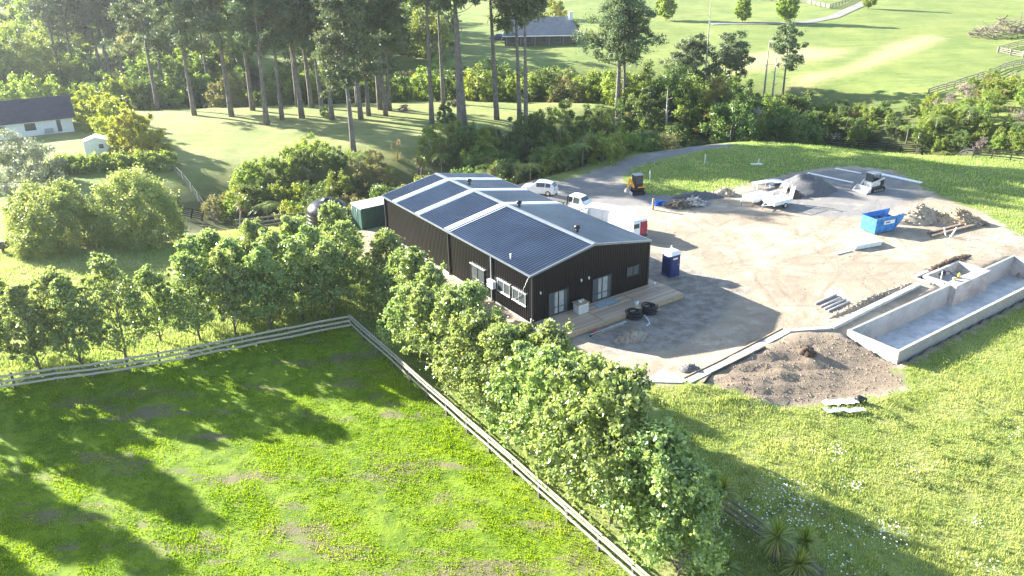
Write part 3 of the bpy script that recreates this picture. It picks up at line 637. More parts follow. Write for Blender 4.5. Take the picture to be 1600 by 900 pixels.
# footings round the pool
def strip(name, pts, wd, z0, z1, mat, lb, cat='footing'):
    mb = MB(); P = [Vector((*q, 0)) for q in pts]; L = []; R = []
    for i, q in enumerate(P):
        d = (P[min(i+1, len(P)-1)]-P[max(i-1, 0)]).normalized(); n_ = Vector((-d.y, d.x, 0)); L.append(q+n_*wd/2); R.append(q-n_*wd/2)
    for i in range(len(P)-1):
        a, b, c, d = L[i], L[i+1], R[i+1], R[i]
        mb.add([(a.x, a.y, z0), (b.x, b.y, z0), (c.x, c.y, z0), (d.x, d.y, z0), (a.x, a.y, z1), (b.x, b.y, z1), (c.x, c.y, z1), (d.x, d.y, z1)],
               [(0, 1, 2, 3), (7, 6, 5, 4), (0, 4, 5, 1), (2, 6, 7, 3), (1, 5, 6, 2), (0, 3, 7, 4)])
    return tag(mb.build(name, mat), lb, cat)
F1 = [at(1075, 598), at(1130, 570), at(1230, 519)]; F2 = [at(1231, 519), at(1262, 516), at(1297, 515)]; F3 = [at(1298, 515), at(1350, 488), at(1435, 446)]
strip('footing', F1, .55, -.6, -.02, m_conc2, 'long pale concrete footing beside the brown soil slope')
strip('footing', F2, .4, -.6, .0, m_conc2, 'short concrete footing joining the pool footing')
strip('footing', F3, .45, -.6, .05, m_conc2, 'concrete footing running along the pool inner side')
strip('footing', [loc(31.2, -13.6), loc(31.2, -12.1), loc(38.0, -12.1)], .35, -.6, -.02, m_conc2, 'concrete footing wrapping round the spa')
F1b = [(q[0]+.45*BX, q[1]+.45*BY) for q in F1]
strip('timber_board', F1b, .09, -.5, .03, m_wood, 'brown timber boxing board beside the long footing', 'board')
wp = MB().tube([V3(at(1100, 600)), V3(at(1112, 585)), V3(at(1160, 562)), V3(at(1195, 545))], .09, 8).build('drain_pipe', m_black); wp.location.z += .06; tag(wp, 'black drain pipe curving along the soil slope', 'pipe')
sp = tag(MB().slab(W([(1005, 598), (1035, 578), (1075, 596), (1065, 601)]), -.5, -.04).build('concrete_slab', m_conc2), 'small pale concrete slab at the edge of the meadow', 'slab')

# ------------------------------------------------------------------ heaps
def heap(name, px, py, rx, ry, h, mat, lb, seed, rz=0, lumps=0, lr=(.1, .3), power=1.3, cat='heap'):
    """a mound of loose material with slumped, uneven sides"""
    c = at(px, py); n = 30; rings = 12; V = []; F = []
    r = np.repeat(np.arange(rings+1)/rings, n); a = np.tile(2*np.pi*np.arange(n)/n, rings+1)
    f = 1+.56*(fbm(np.cos(a)*1.4+seed, np.sin(a)*1.4, 3, seed)-.44); x = np.cos(a)*rx*r*f; y = np.sin(a)*ry*r*f
    X_ = c[0]+x*math.cos(rz)-y*math.sin(rz); Y_ = c[1]+x*math.sin(rz)+y*math.cos(rz)
    zz = h*np.maximum(0, 1-r**power)*(.75+.5*fbm(X_*.8, Y_*.8, 4, seed)) + .18*h*(fbm(X_*3, Y_*3, 3, seed+3)-.44)*(r < .98)
    V = [tuple(q) for q in np.stack([X_-c[0], Y_-c[1], hgt(X_, Y_)+zz-np.where(r > .97, .12, 0)], 1).tolist()]
    for i in range(rings):
        for k in range(n): F.append((i*n+k, i*n+(k+1) % n, (i+1)*n+(k+1) % n, (i+1)*n+k))
    mb = MB(); mb.add(V, F, True); rr = random.Random(seed)
    for j in range(lumps):
        i = rr.randrange(1, rings); k = rr.randrange(n); q = V[i*n+k]; s = rr.uniform(*lr)
        pts = [(q[0]+s*d[0]*rr.uniform(.6, 1.2), q[1]+s*d[1]*rr.uniform(.6, 1.2), q[2]+s*.2+s*d[2]*rr.uniform(.5, 1)) for d in ((1, 0, 0), (0, 1, 0), (-1, 0, 0), (0, -1, 0), (0, 0, 1), (0, 0, -1))]
        mb.add(pts, [(0, 1, 4), (1, 2, 4), (2, 3, 4), (3, 0, 4), (1, 0, 5), (2, 1, 5), (3, 2, 5), (0, 3, 5)])
    return tag(mb.build(name, mat, None, (c[0], c[1], 0)), lb, cat)
m_scoria = M('dark_gravel', (0.12, 0.12, 0.125), .9, .35, 6, bump=.8); m_clay = M('clay_rubble', (0.38, 0.31, 0.23), .9, .4, 3, bump=.7)
m_brown = M('topsoil', (0.10, 0.065, 0.045), .95, .4, 4, bump=.8); m_rub = M('clay_boulders', (0.40, 0.30, 0.19), .9, .4, 3, bump=.6); m_spoil = M('dry_spoil', (0.32, 0.26, 0.2), .9, .4, 4, bump=.8)
heap('gravel_heap', 1262, 296, 3.6, 2.9, 1.9, m_scoria, 'tall dark grey gravel heap behind the trailers', 3)
heap('soil_heap', 1224, 306, 2.0, 1.5, 1.0, m_brown, 'low dark brown soil heap beside the caged trailer', 5, 0, 20)
heap('rubble_heap', 1432, 343, 3.4, 2.0, 1.5, m_clay, 'broken clay rubble heap beside the blue skip', 7, .2, 150, (.08, .25))
heap('rubble_heap', 1490, 346, 2.6, 1.6, 1.2, m_rub, 'orange clay boulder heap at the end of the timber stack', 8, -.3, 170, (.1, .3))
heap('spoil_heap', 985, 530, 1.5, .9, .65, m_spoil, 'small spoil heap in the shed shadow below the deck', 9, .5, 30, (.05, .15))
heap('spoil_heap', 1077, 578, .8, .6, .45, m_scoria, 'small dark spoil pile at the foot of the long footing', 10, 0, 16, (.05, .15))
heap('spoil_heap', 1262, 553, .7, .5, .45, m_brown, 'dark clod pile on the brown soil slope', 11, 0, 22, (.05, .16))
heap('gravel_bank', 1090, 308, 3.2, 1.0, .7, m_scoria, 'low grey gravel bank against the rough grass', 12, .1, 10)
heap('clay_bank', 1130, 304, 1.5, .9, .8, m_clay, 'small broken clay bank beside the gravel bank', 13, .1, 30)
for k, (px, py, rx, ry, rz, lb) in enumerate([(1480, 413, 4.2, .5, TH, 'dug earth ridge behind the spa'), (1358, 470, 6.0, .35, TH, 'dug earth ridge along the pool footing')]):
    heap('earth_ridge', px, py, rx, ry, .3, m_brown if k == 0 else m_spoil, lb, 15+k, rz, 120, (.05, .16), cat='earth ridge')

# ------------------------------------------------------------------ skip bin
m_blue = M('skip_blue', (0.04, 0.20, 0.50), .55, .45, 2.2); m_rubb = M('rubbish', (.22, .2, .2), .9, .5, 3)
p = V3(at(1374, 359)); sk = empty('skip_bin', p, .42, 'bright blue steel skip bin full of rubbish with white sign', 'skip bin')
pr = [(-1.6, 0.12), (.9, .12), (1.85, 1.05), (2.0, 1.55), (-1.6, 1.55)]
for y in (-.9, .86): MB().prism(pr, y, y+.04).build('side_panel', m_blue, sk)
MB().box(-1.64, -1.602, -.9, .9, .12, 1.56).build('end_panel', m_blue, sk); MB().box(-1.6, .9, -.86, .86, .08, .14).build('floor', m_blue, sk)
MB().add([(.9, -.86, .12), (1.85, -.86, 1.05), (1.85, .86, 1.05), (.9, .86, .12), (.94, -.86, .1), (1.89, -.86, 1.03), (1.89, .86, 1.03), (.94, .86, .1)], [(0, 3, 2, 1), (4, 5, 6, 7), (0, 1, 5, 4), (3, 7, 6, 2)]).build('sloping_end', m_blue, sk)
for y in (-.93, .9): MB().box(-1.66, 2.02, y, y+.05, 1.552, 1.62).build('rim', m_blue, sk)
for y in (-.945, .902):
    for x in (-.95, 1.05): MB().box(x-.05, x+.05, y, y+.043, .16, 1.5).build('stiffener', m_blue, sk)
sg = MB().box(-.65, .75, -.958, -.947, .88, 1.25).build('sign', m_white, sk)
for i, (a_, b_) in enumerate(((-.42, -.22), (-.19, -.02), (.02, .13))): MB().box(a_, b_, -.966, -.959, .99, 1.14).build('lettering', M('sign_ink', (.05, .08, .2), .6) if i == 0 else bpy.data.materials['sign_ink'], sg)
rb = MB(); rr = random.Random(4)
for i in range(70):
    x, y, z = rr.uniform(-1.45, 1.2), rr.uniform(-.75, .75), rr.uniform(.7, 1.05); s = rr.uniform(.12, .35)
    q = Vector((rr.uniform(-1, 1), rr.uniform(-1, 1), rr.uniform(-.4, .4))).normalized(); rb.bar(Vector((x, y, z))-q*s, Vector((x, y, z))+q*s, rr.uniform(.05, .3), rr.uniform(.03, .15))
rb.box(-1.58, 1.0, -.84, .84, .2, .7); tag(rb.build('rubbish', m_rubb, sk), kind='stuff')

# ------------------------------------------------------------------ trailers
def wheel(parent, x, y, r, wd, mt=None):
    n = 16; t_ = MB(); prof = [(r*.62, -wd/2), (r*.95, -wd/2), (r, -wd*.3), (r, wd*.3), (r*.95, wd/2), (r*.62, wd/2)]
    for i in range(n):
        a = 2*math.pi*i/n
        for q, z in prof: t_.v.append((x+q*math.cos(a), y+z, r+q*math.sin(a)))
    for i in range(n):
        for k in range(6): t_.f.append((i*6+k, i*6+(k+1) % 6, ((i+1) % n)*6+(k+1) % 6, ((i+1) % n)*6+k)); t_.sm.append(True)
    w = t_.build('wheel', m_black, parent); h = MB()
    h.tube([(x, y-wd*.42, r), (x, y+wd*.42, r)], r*.62, 12); h.build('rim', mt or m_alu, w); return w
def trailer(px, py, rz, lb, cage, ramps):
    p = V3(at(px, py)); t_ = empty('trailer', p, rz, lb, 'trailer')
    MB().box(-1.35, 1.35, -.8, .8, .5, .56).build('floor', m_white, t_)
    for q in ((-1.35, 1.35, -.82, -.78), (-1.35, 1.35, .78, .82), (-1.38, -1.34, -.8, .8), (1.34, 1.38, -.8, .8)): MB().box(*q, .42, .86).build('side', m_white, t_)
    d = MB(); d.bar((1.35, -.5, .48), (2.4, 0, .46), .08, .08); d.bar((1.35, .5, .48), (2.4, 0, .46), .08, .08); d.build('drawbar', m_white, t_)
    MB().tube([(2.2, 0, 0), (2.2, 0, .7)], .04, 6).build('jockey_stand', m_grey, t_)
    for y in (-.96, .96):
        wheel(t_, -.1, y, .3, .2); MB().prism([(-.5, .5), (-.45, .68), (.25, .68), (.3, .5), (.25, .5), (.2, .63), (-.4, .63), (-.45, .5)], y-.13, y+.13).build('mudguard', m_white, t_)
    if cage:
        for (xa, ya, xb, yb) in ((-1.35, -.8, 1.35, -.8), (-1.35, .8, 1.35, .8), (1.35, -.8, 1.35, .8)):
            c = MB(); c.bar((xa, ya, 1.42), (xb, yb, 1.42), .045, .045)
            n = 12 if abs(xa-xb) > 1 else 7
            for i in range(n+1):
                f = i/n; x, y = xa+(xb-xa)*f, ya+(yb-ya)*f; w = .045 if i % 6 == 0 else .014; c.bar((x, y, .86), (x, y, 1.42), w, w)
            for z in (1.0, 1.14, 1.28): c.bar((xa, ya, z), (xb, yb, z), .014, .014)
            c.build('cage', m_white, t_)
    if ramps:
        for y in (-.5, .5):
            c = MB()
            for e in (-.22, .22): c.bar((-1.38, y+e, .56), (-1.7, y+e, 2.1), .06, .05)
            for i in range(9):
                f = .1+i*.1; c.bar((-1.38-.32*f, y-.22, .56+1.54*f), (-1.38-.32*f, y+.22, .56+1.54*f), .06, .05)
            c.build('ramp', m_white, t_)
    return t_
trailer(1214, 322, .55+math.pi, 'white caged trailer with upright loading ramps', True, True)
tr2 = trailer(1182, 316, .5+math.pi, 'low white trailer loaded with a wrapped bundle', False, False)
ld = MB().box(-.9, .9, -.6, .6, .56, .98, .12).build('wrapped_bundle', M('plastic_wrap', (.7, .72, .75), .35, .2, 3)); ld.location = tr2.location; ld.rotation_euler = tr2.rotation_euler; tag(ld, 'pale plastic wrapped bundle lying on the low trailer', 'bundle')
# water troughs / tank rings behind the trailers
for px, py, lb in ((1211, 290, 'round grey cable drum lying on gravel behind the trailers'),):
    p = V3(at(px, py)); o = empty('cable_drum', p, 0, lb, 'drum'); MB().cyl((0, 0), .8, 0, .06, 18).build('flange', m_grey, o); MB().cyl((0, 0), .4, .06, .5, 14).build('core', m_grey, o); MB().cyl((0, 0), .8, .5, .56, 18).build('flange', m_alu, o)
p = V3(at(1190, 293)); o = empty('pallet_table', p, .4, 'low grey trestle table in the shade behind the trailers', 'table'); MB().box(-1.1, 1.1, -.5, .5, .6, .68).build('top', m_alu, o)
for x in (-.9, .9):
    for y in (-.4, .4): MB().box(x-.05, x+.05, y-.05, y+.05, 0, .6).build('leg', m_alu, o)

# ------------------------------------------------------------------ tracked loader
p = V3(at(1361, 297)); lo = empty('skid_loader', p, math.radians(207), 'white tracked skid loader with black canopy and wide bucket', 'loader')
for y in (-.78, .78):
    tk = MB().prism([(-1.0, .12), (-.8, 0), (.75, 0), (1.0, .25), (.85, .55), (-.75, .62), (-1.05, .4)], y-.2, y+.2).build('track', m_black, lo)
    for x in (-.6, -.2, .2, .6):
        q = MB(); q.tube([(x, y-.215, .2), (x, y+.215, .2)], .13, 10); q.build('roller', m_grey, tk)
m_lw = M('loader_white', (.62, .6, .55), .5, .2, 3)
MB().box(-1.0, .75, -.56, .56, .3, 1.05, .06).build('body', m_lw, lo); MB().box(-1.25, -.6, -.6, .6, .55, 1.3, .06).build('engine_cover', m_black, lo)
cb = MB()
for x, y in ((-.5, -.5), (-.5, .5), (.55, -.5), (.55, .5)): cb.bar((x, y, 1.05), (x*.95, y*.95, 2.0), .07, .07)
cb.build('cab_frame', m_black, lo); MB().box(-.62, .68, -.6, .6, 2.0, 2.08, .02).build('canopy', m_grey, lo); MB().box(-.45, .1, -.28, .28, 1.06, 1.5, .05).build('seat', m_black, lo)
MB().box(.52, .55, -.46, .46, 1.1, 1.95).build('windscreen', m_glass, lo)
for y in (-.66, .66):
    a_ = MB(); a_.bar((-1.05, y, 1.4), (.6, y, 1.1), .12, .16); a_.bar((.6, y, 1.12), (1.25, y, .4), .12, .14); a_.build('lift_arm', m_lw, lo)
bk = MB(); bk.prism([(1.2, .1), (1.95, .04), (1.95, .08), (1.25, .14), (1.25, .65), (1.2, .68)], -.95, .95)
for y in (-.95, .91): bk.prism([(1.2, .1), (1.95, .04), (1.7, .4), (1.2, .68)], y, y+.04)
bk.build('bucket', m_lw, lo)
# ------------------------------------------------------------------ mini digger
m_or = M('digger_orange', (.75, .30, .03), .45, .2, 3)
p = V3(at(995, 303)); dg = empty('mini_excavator', p, math.radians(195), 'small orange and black mini excavator parked at the gravel drive', 'excavator')
for y in (-.5, .5): MB().prism([(-.8, .1), (-.65, 0), (.65, 0), (.8, .12), (.7, .4), (-.7, .4)], y-.14, y+.14).build('track', m_black, dg)
MB().box(-.7, .6, -.5, .5, .42, .8, .08).build('house', m_black, dg); MB().box(-.78, .1, -.52, .52, .81, .95, .02).build('skirt', m_or, dg)
MB().box(-.5, .5, -.45, .45, .955, 2.2, .05).build('cab', m_black, dg); MB().box(-.56, .56, -.5, .5, 2.202, 2.3, .03).build('roof', m_grey, dg)
for y in (-.462, .452): MB().box(-.36, .4, y, y+.01, 1.3, 2.1).build('window', m_glass, dg)
MB().box(-.512, -.502, -.34, .34, 1.35, 2.1).build('window', m_glass, dg)
MB().bar((.55, .35, .9), (1.05, .35, 2.0), .16, .2).build('boom', m_or, dg); MB().bar((1.05, .35, 2.0), (1.35, .35, .8), .14, .18).build('stick', m_or, dg)
MB().prism([(1.2, .82), (1.5, .8), (1.6, .45), (1.35, .25), (1.15, .5)], .1, .6).build('bucket', m_grey, dg); MB().box(.85, .95, -.65, .65, .1, .45).build('blade', m_white, dg)

# ------------------------------------------------------------------ rubbish, panels, pipes, pegs
m_tarp = M('blue_tarp', (.03, .18, .55), .5, .3, 4); m_rub2 = M('pale_rubbish', (.5, .47, .42), .9, .5, 3); m_bark = M('brush', (.2, .16, .12), .9, .4, 5)
def junk(name, px, py, rx, ry, h, n, mat, lb, cat, seed, sz=(.2, .6)):
    c = V3(at(px, py)); mb = MB(); rr = random.Random(seed)
    for i in range(n):
        a = rr.uniform(0, 6.28); r = math.sqrt(rr.random()); x, y = rx*r*math.cos(a), ry*r*math.sin(a); z = h*(1-r*r)*rr.uniform(.2, 1)+.06; s = rr.uniform(*sz)
        q = Vector((rr.uniform(-1, 1), rr.uniform(-1, 1), rr.uniform(-.35, .35))).normalized(); mb.bar(Vector((x, y, z))-q*s, Vector((x, y, z))+q*s, rr.uniform(.05, .35), rr.uniform(.02, .16))
    return tag(mb.build(name, mat, None, c), lb, cat)
junk('brush_pile', 1062, 322, 1.5, .8, .7, 90, m_bark, 'brown brush pile beside the pale rubbish', 'pile', 1)
junk('rubbish_pile', 1082, 321, 1.3, .7, .9, 60, m_rub2, 'pale rubbish pile of torn wrapping on the clay', 'pile', 2)
junk('tarpaulin', 1031, 320, .9, .5, .35, 40, m_tarp, 'crumpled blue tarpaulin beside the timber post', 'tarpaulin', 3, (.2, .4))
small('timber_post', 1020, 328, -.1, MB().box(-.1, .1, -.1, .1, 0, 1.25), m_wood, 'short pale timber post standing beside the blue tarpaulin', 'post')
for px, py, h, lb in ((1015, 284, 1.3, 'white survey peg behind the mini excavator'), (1101, 256, 1.2, 'white survey peg standing far up the rough grass'), (1185, 258, .8, 'short white survey peg beside a pale sheet')):
    p = V3(at(px, py)); tag(MB().box(-.05, .05, -.03, .03, 0, h).build('survey_peg', m_white, None, p), lb, 'peg')
p = V3(at(1182, 257)); tag(MB().box(-.7, .7, -.3, .3, .02, .08).build('sheet', m_white, None, p), 'small pale sheet lying in the rough grass', 'sheet')
p = V3(at(1347, 384)); st_ = empty('panel_stack', p, .35, 'stack of long white panels lying on the clay yard', 'panels')
for i in range(5): o = MB().box(-1.6+.05*i, 1.5+.04*i, -.75, .75, .06+.085*i, .135+.085*i).build('panel', m_white, st_)
p = V3(at(1316, 395)); tag(MB().box(-.9, .9, -.22, .22, .0, .1).build('panel', m_white, None, p), 'narrow white panel lying beside the panel stack', 'panel').rotation_euler = (0, 0, .45)
m_pipe = M('grey_pipe', (.38, .37, .38), .5, .2, 3)
for i, (px, py, lb) in enumerate([(1290, 470, 'grey pipe length furthest from the pool footing'), (1298, 474, 'grey pipe length second from the yard side'), (1304, 478, 'grey pipe length between two others'), (1310, 481, 'grey pipe length closest to the pool footing')]):
    p = V3(at(px, py)); o = MB().tube([(-1.4, 0, .09), (1.4, 0, .09)], .085, 10).build('pipe_length', m_pipe, None, p); o.rotation_euler = (0, 0, .62); tag(o, lb, 'pipe')
# plastic sheet roll in the meadow edge
p = V3(at(1330, 632)); o = empty('plastic_roll', p, .1, 'black and white plastic sheet roll lying at the meadow edge', 'plastic roll')
q = MB(); q.tube([(.3, 0, .22), (.55, .1, .26), (.95, -.1, .2)], [.2, .24, .16], 10); q.build('roll', m_black, o)
q = MB(); n = 14
for i in range(n):
    for j in range(4): q.v.append((.4-2.3*i/(n-1), -.25+.2*j+.06*math.sin(i*1.3), .16+.05*math.sin(i*2.1+j)))
for i in range(n-1):
    for j in range(3): q.f.append((i*4+j, i*4+j+1, i*4+j+5, i*4+j+4)); q.sm.append(True)
q.build('loose_sheet', m_white, o)
p = V3(at(1318, 645)); q = MB(); n = 16
for i in range(n):
    for j in range(4): q.v.append((1.3-2.6*i/(n-1), -.25+.15*j+.08*math.sin(i*.9), .2+.05*math.sin(i*1.7+j)))
for i in range(n-1):
    for j in range(3): q.f.append((i*4+j, i*4+j+1, i*4+j+5, i*4+j+4)); q.sm.append(True)
tag(q.build('loose_sheet', m_alu, None, p), 'pale crumpled strip of sheet lying in the meadow grass', 'sheet')
# timber stack behind the skip, and pale pegs
for i, (a_, b_, lb) in enumerate([((1450, 367), (1530, 347), 'long weathered timber beam lying at the rubble heaps'), ((1455, 371), (1540, 350), 'second weathered beam lying on the pool side of the first'), ((1510, 342), (1545, 354), 'dark pole poking out of the orange boulder heap')]):
    A, B = V3(at(*a_)), V3(at(*b_)); o = MB().bar((A[0], A[1], A[2]+.14), (B[0], B[1], B[2]+.16), .3, .24).build('timber_beam', m_bark); tag(o, lb, 'beam')
for i, (px, py, dx) in enumerate(((1478, 370, -.35), (1486, 370, .35))):
    p = V3(at(px, py)); o = MB().bar((0, 0, 0), (dx, 0, .9), .1, .1).build('marker_post', m_white, None, p); tag(o, 'white marker post leaning %s the beam ends' % ('towards' if i else 'away from'), 'post')
# light mesh fence panels near the pool
A, B = at(1480, 388), at(1600, 385); fp = empty('temporary_fence', V3(A), 0, 'faint wire temporary fence near the pool', 'fence')
nseg = 4
for i in range(nseg+1):
    x = (B[0]-A[0])*i/nseg; y = (B[1]-A[1])*i/nseg; MB().tube([(x, y, 0), (x, y, 1.3)], .03, 6).build('post', m_alu, fp)
for z in (.15, .6, 1.25): MB().bar((0, 0, z), (B[0]-A[0], B[1]-A[1], z), .012, .012).build('wire', m_alu, fp)
for lb, a_, b_, wd in (('long pale plank lying on the gravel yard edge', (1262, 271), (1333, 287), .3), ('second pale plank beyond the gravel heap', (1305, 264), (1345, 272), .28), ('pale board strip lying behind the loader', (1372, 272), (1440, 287), .6)):
    A, B = V3(at(*a_)), V3(at(*b_)); tag(MB().bar((A[0], A[1], A[2]+.07), (B[0], B[1], B[2]+.07), wd, .1).build('plank', m_white), lb, 'plank')

# ------------------------------------------------------------------ vehicles
def vehicle(px, py, rz, st_, paint, lb, cat, name, win, back=None, z0=.3):
    """st_: stations (x, half width, z belt, z roof, half width roof) rear to front; win: station spans glazed"""
    p = V3(at(px, py)); o = empty(name, p, rz, lb, cat); mb = MB(); n = len(st_)
    for x, hw, zb_, zr, hr in st_:
        mb.v += [(x, -hw*.94, z0), (x, -hw, z0+.25), (x, -hw*.98, zb_), (x, -hr, zr-.04), (x, -hr*.86, zr), (x, hr*.86, zr), (x, hr, zr-.04), (x, hw*.98, zb_), (x, hw, z0+.25), (x, hw*.94, z0)]
    for i in range(n-1):
        for k in range(10): mb.f.append((i*10+k, i*10+(k+1) % 10, (i+1)*10+(k+1) % 10, (i+1)*10+k)); mb.sm.append(False)
    mb.f += [tuple(range(9, -1, -1)), tuple((n-1)*10+k for k in range(10))]; mb.sm += [False, False]
    mb.build('body', paint, o)
    for (i, f0, f1) in win:
        A_, B_ = st_[i], st_[i+1]
        for sgn in (-1, 1):
            def pt(f, v):
                q = [A_[k]+(B_[k]-A_[k])*f for k in range(5)]; return (q[0], sgn*(q[1]*.98+(q[4]-q[1]*.98)*v+.008), q[2]+(q[3]-.04-q[2])*v)
            MB().add([pt(f0, .1), pt(f1, .1), pt(f1, .92), pt(f0, .92)], [(0, 1, 2, 3)]).build('window', m_glass, o)
    return o
hatch = [(-2.0, .78, .75, .78, .7), (-1.95, .82, .95, 1.0, .72), (-1.55, .85, .98, 1.42, .58), (-.9, .86, .96, 1.52, .6), (.2, .86, .93, 1.5, .6), (.95, .85, .92, .98, .68), (1.7, .8, .82, .86, .66), (2.0, .7, .66, .7, .6)]
m_carw = M('car_white', (.72, .74, .75), .25, .06, 2)
def finish(o, L, wr, lights=True):
    for x in (-L, L):
        for y in (-.78, .78): wheel(o, x, y, wr, .2)
car1 = vehicle(843, 302, math.radians(160), hatch, m_carw, 'white hatchback car parked behind the shed', 'car', 'parked_car', [(2, .1, .95), (3, .05, .95)], z0=.22)
finish(car1, 1.25, .31)
MB().add([(-1.962, -.6, 1.0), (-1.962, .6, 1.0), (-1.6, .52, 1.38), (-1.6, -.52, 1.38)], [(0, 1, 2, 3)]).build('rear_window', m_glass, car1)
MB().add([(.28, -.54, 1.46), (.28, .54, 1.46), (.93, .62, 1.02), (.93, -.62, 1.02)], [(3, 2, 1, 0)]).build('windscreen', m_glass, car1)
for y in (-.62, .62): MB().box(-2.012, -1.962, y-.12, y+.12, .72, .92).build('tail_light', M('tail_red', (.4, .02, .02), .3) if y < 0 else bpy.data.materials['tail_red'], car1)
tag(vehicle(858, 292, math.radians(170), [(-1.0, .2, .25, .3, .15), (-.6, .4, .4, .45, .3), (.3, .42, .42, .48, .3), (1.0, .15, .35, .4, .1)], M('orange_plastic', (.7, .1, .03), .5), 'orange red kayak lying behind the white hatchback', 'kayak', 'kayak', [], z0=.08))
# utility truck with a dark tray
ut = vehicle(895, 328, math.radians(-38), [(-.1, .85, 1.0, 1.75, .62), (.5, .88, 1.0, 1.8, .66), (1.3, .88, 1.0, 1.72, .64), (1.9, .86, 1.02, 1.08, .74), (2.7, .8, .9, .95, .7)], m_carw, 'white utility truck with dark flat tray beside the shed', 'truck', 'utility_truck', [(0, .1, .9), (1, .05, .95)], z0=.4)
MB().box(-2.6, -.15, -.92, .92, .85, .95).build('tray', m_black, ut); MB().box(-.2, -.12, -.85, .85, .95, 1.7).build('headboard', m_black, ut)
for y in (-.92, .88): MB().box(-2.6, -.2, y, y+.04, .95, 1.2).build('tray_side', m_grey, ut)
for x in (-1.5, 1.85):
    for y in (-.78, .78): wheel(ut, x, y, .36, .24)
MB().add([(1.36, -.58, 1.66), (1.36, .58, 1.66), (1.86, .68, 1.12), (1.86, -.68, 1.12)], [(3, 2, 1, 0)]).build('windscreen', m_glass, ut)
p = V3(at(886, 315)); tag(MB().box(-.7, .7, -.35, .35, .0, .45, .08).build('black_crate', m_black, None, p), 'black crate on the ground behind the utility truck', 'crate')
vanst = [(-2.4, .9, 1.1, 1.98, .8), (-2.3, .93, 1.1, 2.06, .82), (.9, .93, 1.1, 2.06, .82), (1.4, .92, 1.1, 1.95, .76), (2.1, .88, 1.05, 1.15, .8), (2.5, .8, .85, .95, .72)]
v1 = vehicle(938, 352, math.radians(150), vanst, m_carw, 'plain white van parked beside the shed wall', 'van', 'parked_van', [(2, .1, .95)], z0=.32); finish(v1, 1.5, .33)
MB().box(-2.46, -2.402, -.68, .68, 1.25, 1.8).build('rear_window', m_glass, v1)
v2 = vehicle(976, 364, math.radians(118), vanst, m_carw, 'white van with open rear door and roof rack, red gear inside', 'van', 'parked_van', [(2, .1, .95)], z0=.32); finish(v2, 1.5, .33)
MB().box(-2.45, -2.402, -.8, 0, .55, 1.85).build('cargo', M('red_gear', (.35, .03, .05), .6, .5, 5), v2)
rd = MB().box(-2.47, -2.402, .04, .86, .5, 1.9).build('rear_door', m_carw, v2); MB().box(-2.482, -2.472, .14, .76, 1.3, 1.75).build('rear_window', m_glass, rd)
for x in (-1.6, -.4, .8): MB().bar((x, -.78, 2.14), (x, .78, 2.14), .05, .05).build('rack_bar', m_alu, v2)
for y in (-.3, .1): MB().bar((-2.0, y, 2.19), (1.2, y, 2.19), .06, .05).build('ladder_rail', m_alu, v2)

m_bump = M('bumper_plastic', (.05, .05, .055), .6, .2, 5)
for v in (v1, v2):
    MB().box(-2.56, -2.42, -.85, .85, .34, .56, .03).build('rear_bumper', m_bump, v); MB().box(2.42, 2.6, -.76, .76, .34, .58, .03).build('front_bumper', m_bump, v)
    for y in (-.86, .8): MB().box(-2.43, -2.405, y, y+.06, .8, 1.5).build('tail_light', bpy.data.materials['tail_red'], v)
    for y in (-.945, .935):
        for x in (-.6, .75): MB().box(x, x+.012, y, y+.01, .5, 1.85).build('door_seam', m_bump, v)
    for x in (-1.5, 1.5):
        for y in (-.94, .93): MB().tube([(x+.42*math.cos(a), y, .33+.42*math.sin(a)) for a in np.linspace(0, math.pi, 9)], .035, 5).build('wheel_arch', m_bump, v)
    MB().add([(1.45, -.7, 1.92), (1.45, .7, 1.92), (2.08, .78, 1.18), (2.08, -.78, 1.18)], [(3, 2, 1, 0)]).build('windscreen', m_glass, v)
# ------------------------------------------------------------------ container and water tank
m_cont = M('container_green', (.03, .085, .068), .5, .25, 2); m_tank = M('tank_black', (.02, .022, .026), .3, .2, 1)
_c = loc(1.7, 28.7); ct = empty('shipping_container', (_c[0], _c[1], -.45), TH+math.pi, 'green ribbed shipping container with white roof behind the shed', 'container')
MB().box(-2.9, 2.9, -1.2, 1.2, .12, 2.45).build('body', m_cont, ct)
for i in range(22):
    x = -2.75+i*.26
    for y in (-1.245, 1.202): MB().box(x, x+.12, y, y+.043, .25, 2.32).build('rib', m_cont, ct)
MB().box(-2.95, 2.95, -1.25, 1.25, 2.452, 2.53).build('roof', m_white, ct)
for y in (-.6, .6): d = MB().box(2.902, 2.95, y-.56, y+.56, .2, 2.35).build('door', m_cont, ct); MB().tube([(2.97, y-.3, .25), (2.97, y-.3, 2.3)], .025, 6).build('locking_bar', m_grey, d)
p = (-19.3, 80.0, -.7); tk = empty('water_tank', p, 0, 'black domed plastic water tank beside the green container', 'water tank')
MB().lathe([(2.1, 0), (2.15, .1), (2.15, 1.5), (2.05, 1.8), (1.6, 2.25), (.9, 2.55), (.35, 2.62), (.35, 2.7), (.02, 2.72)], 32).build('shell', m_tank, tk)
for z in (.4, .8, 1.2): MB().tube([(2.16*math.cos(a), 2.16*math.sin(a), z) for a in np.linspace(0, 6.2832, 33)], .03, 5).build('band', m_tank, tk)
MB().tube([(1.85, -.7, 2.0), (2.15, -.85, 1.85), (2.22, -.9, .2)], .07, 8).build('downpipe', m_white, tk)
p = (-12.6, 75.6, -.45)
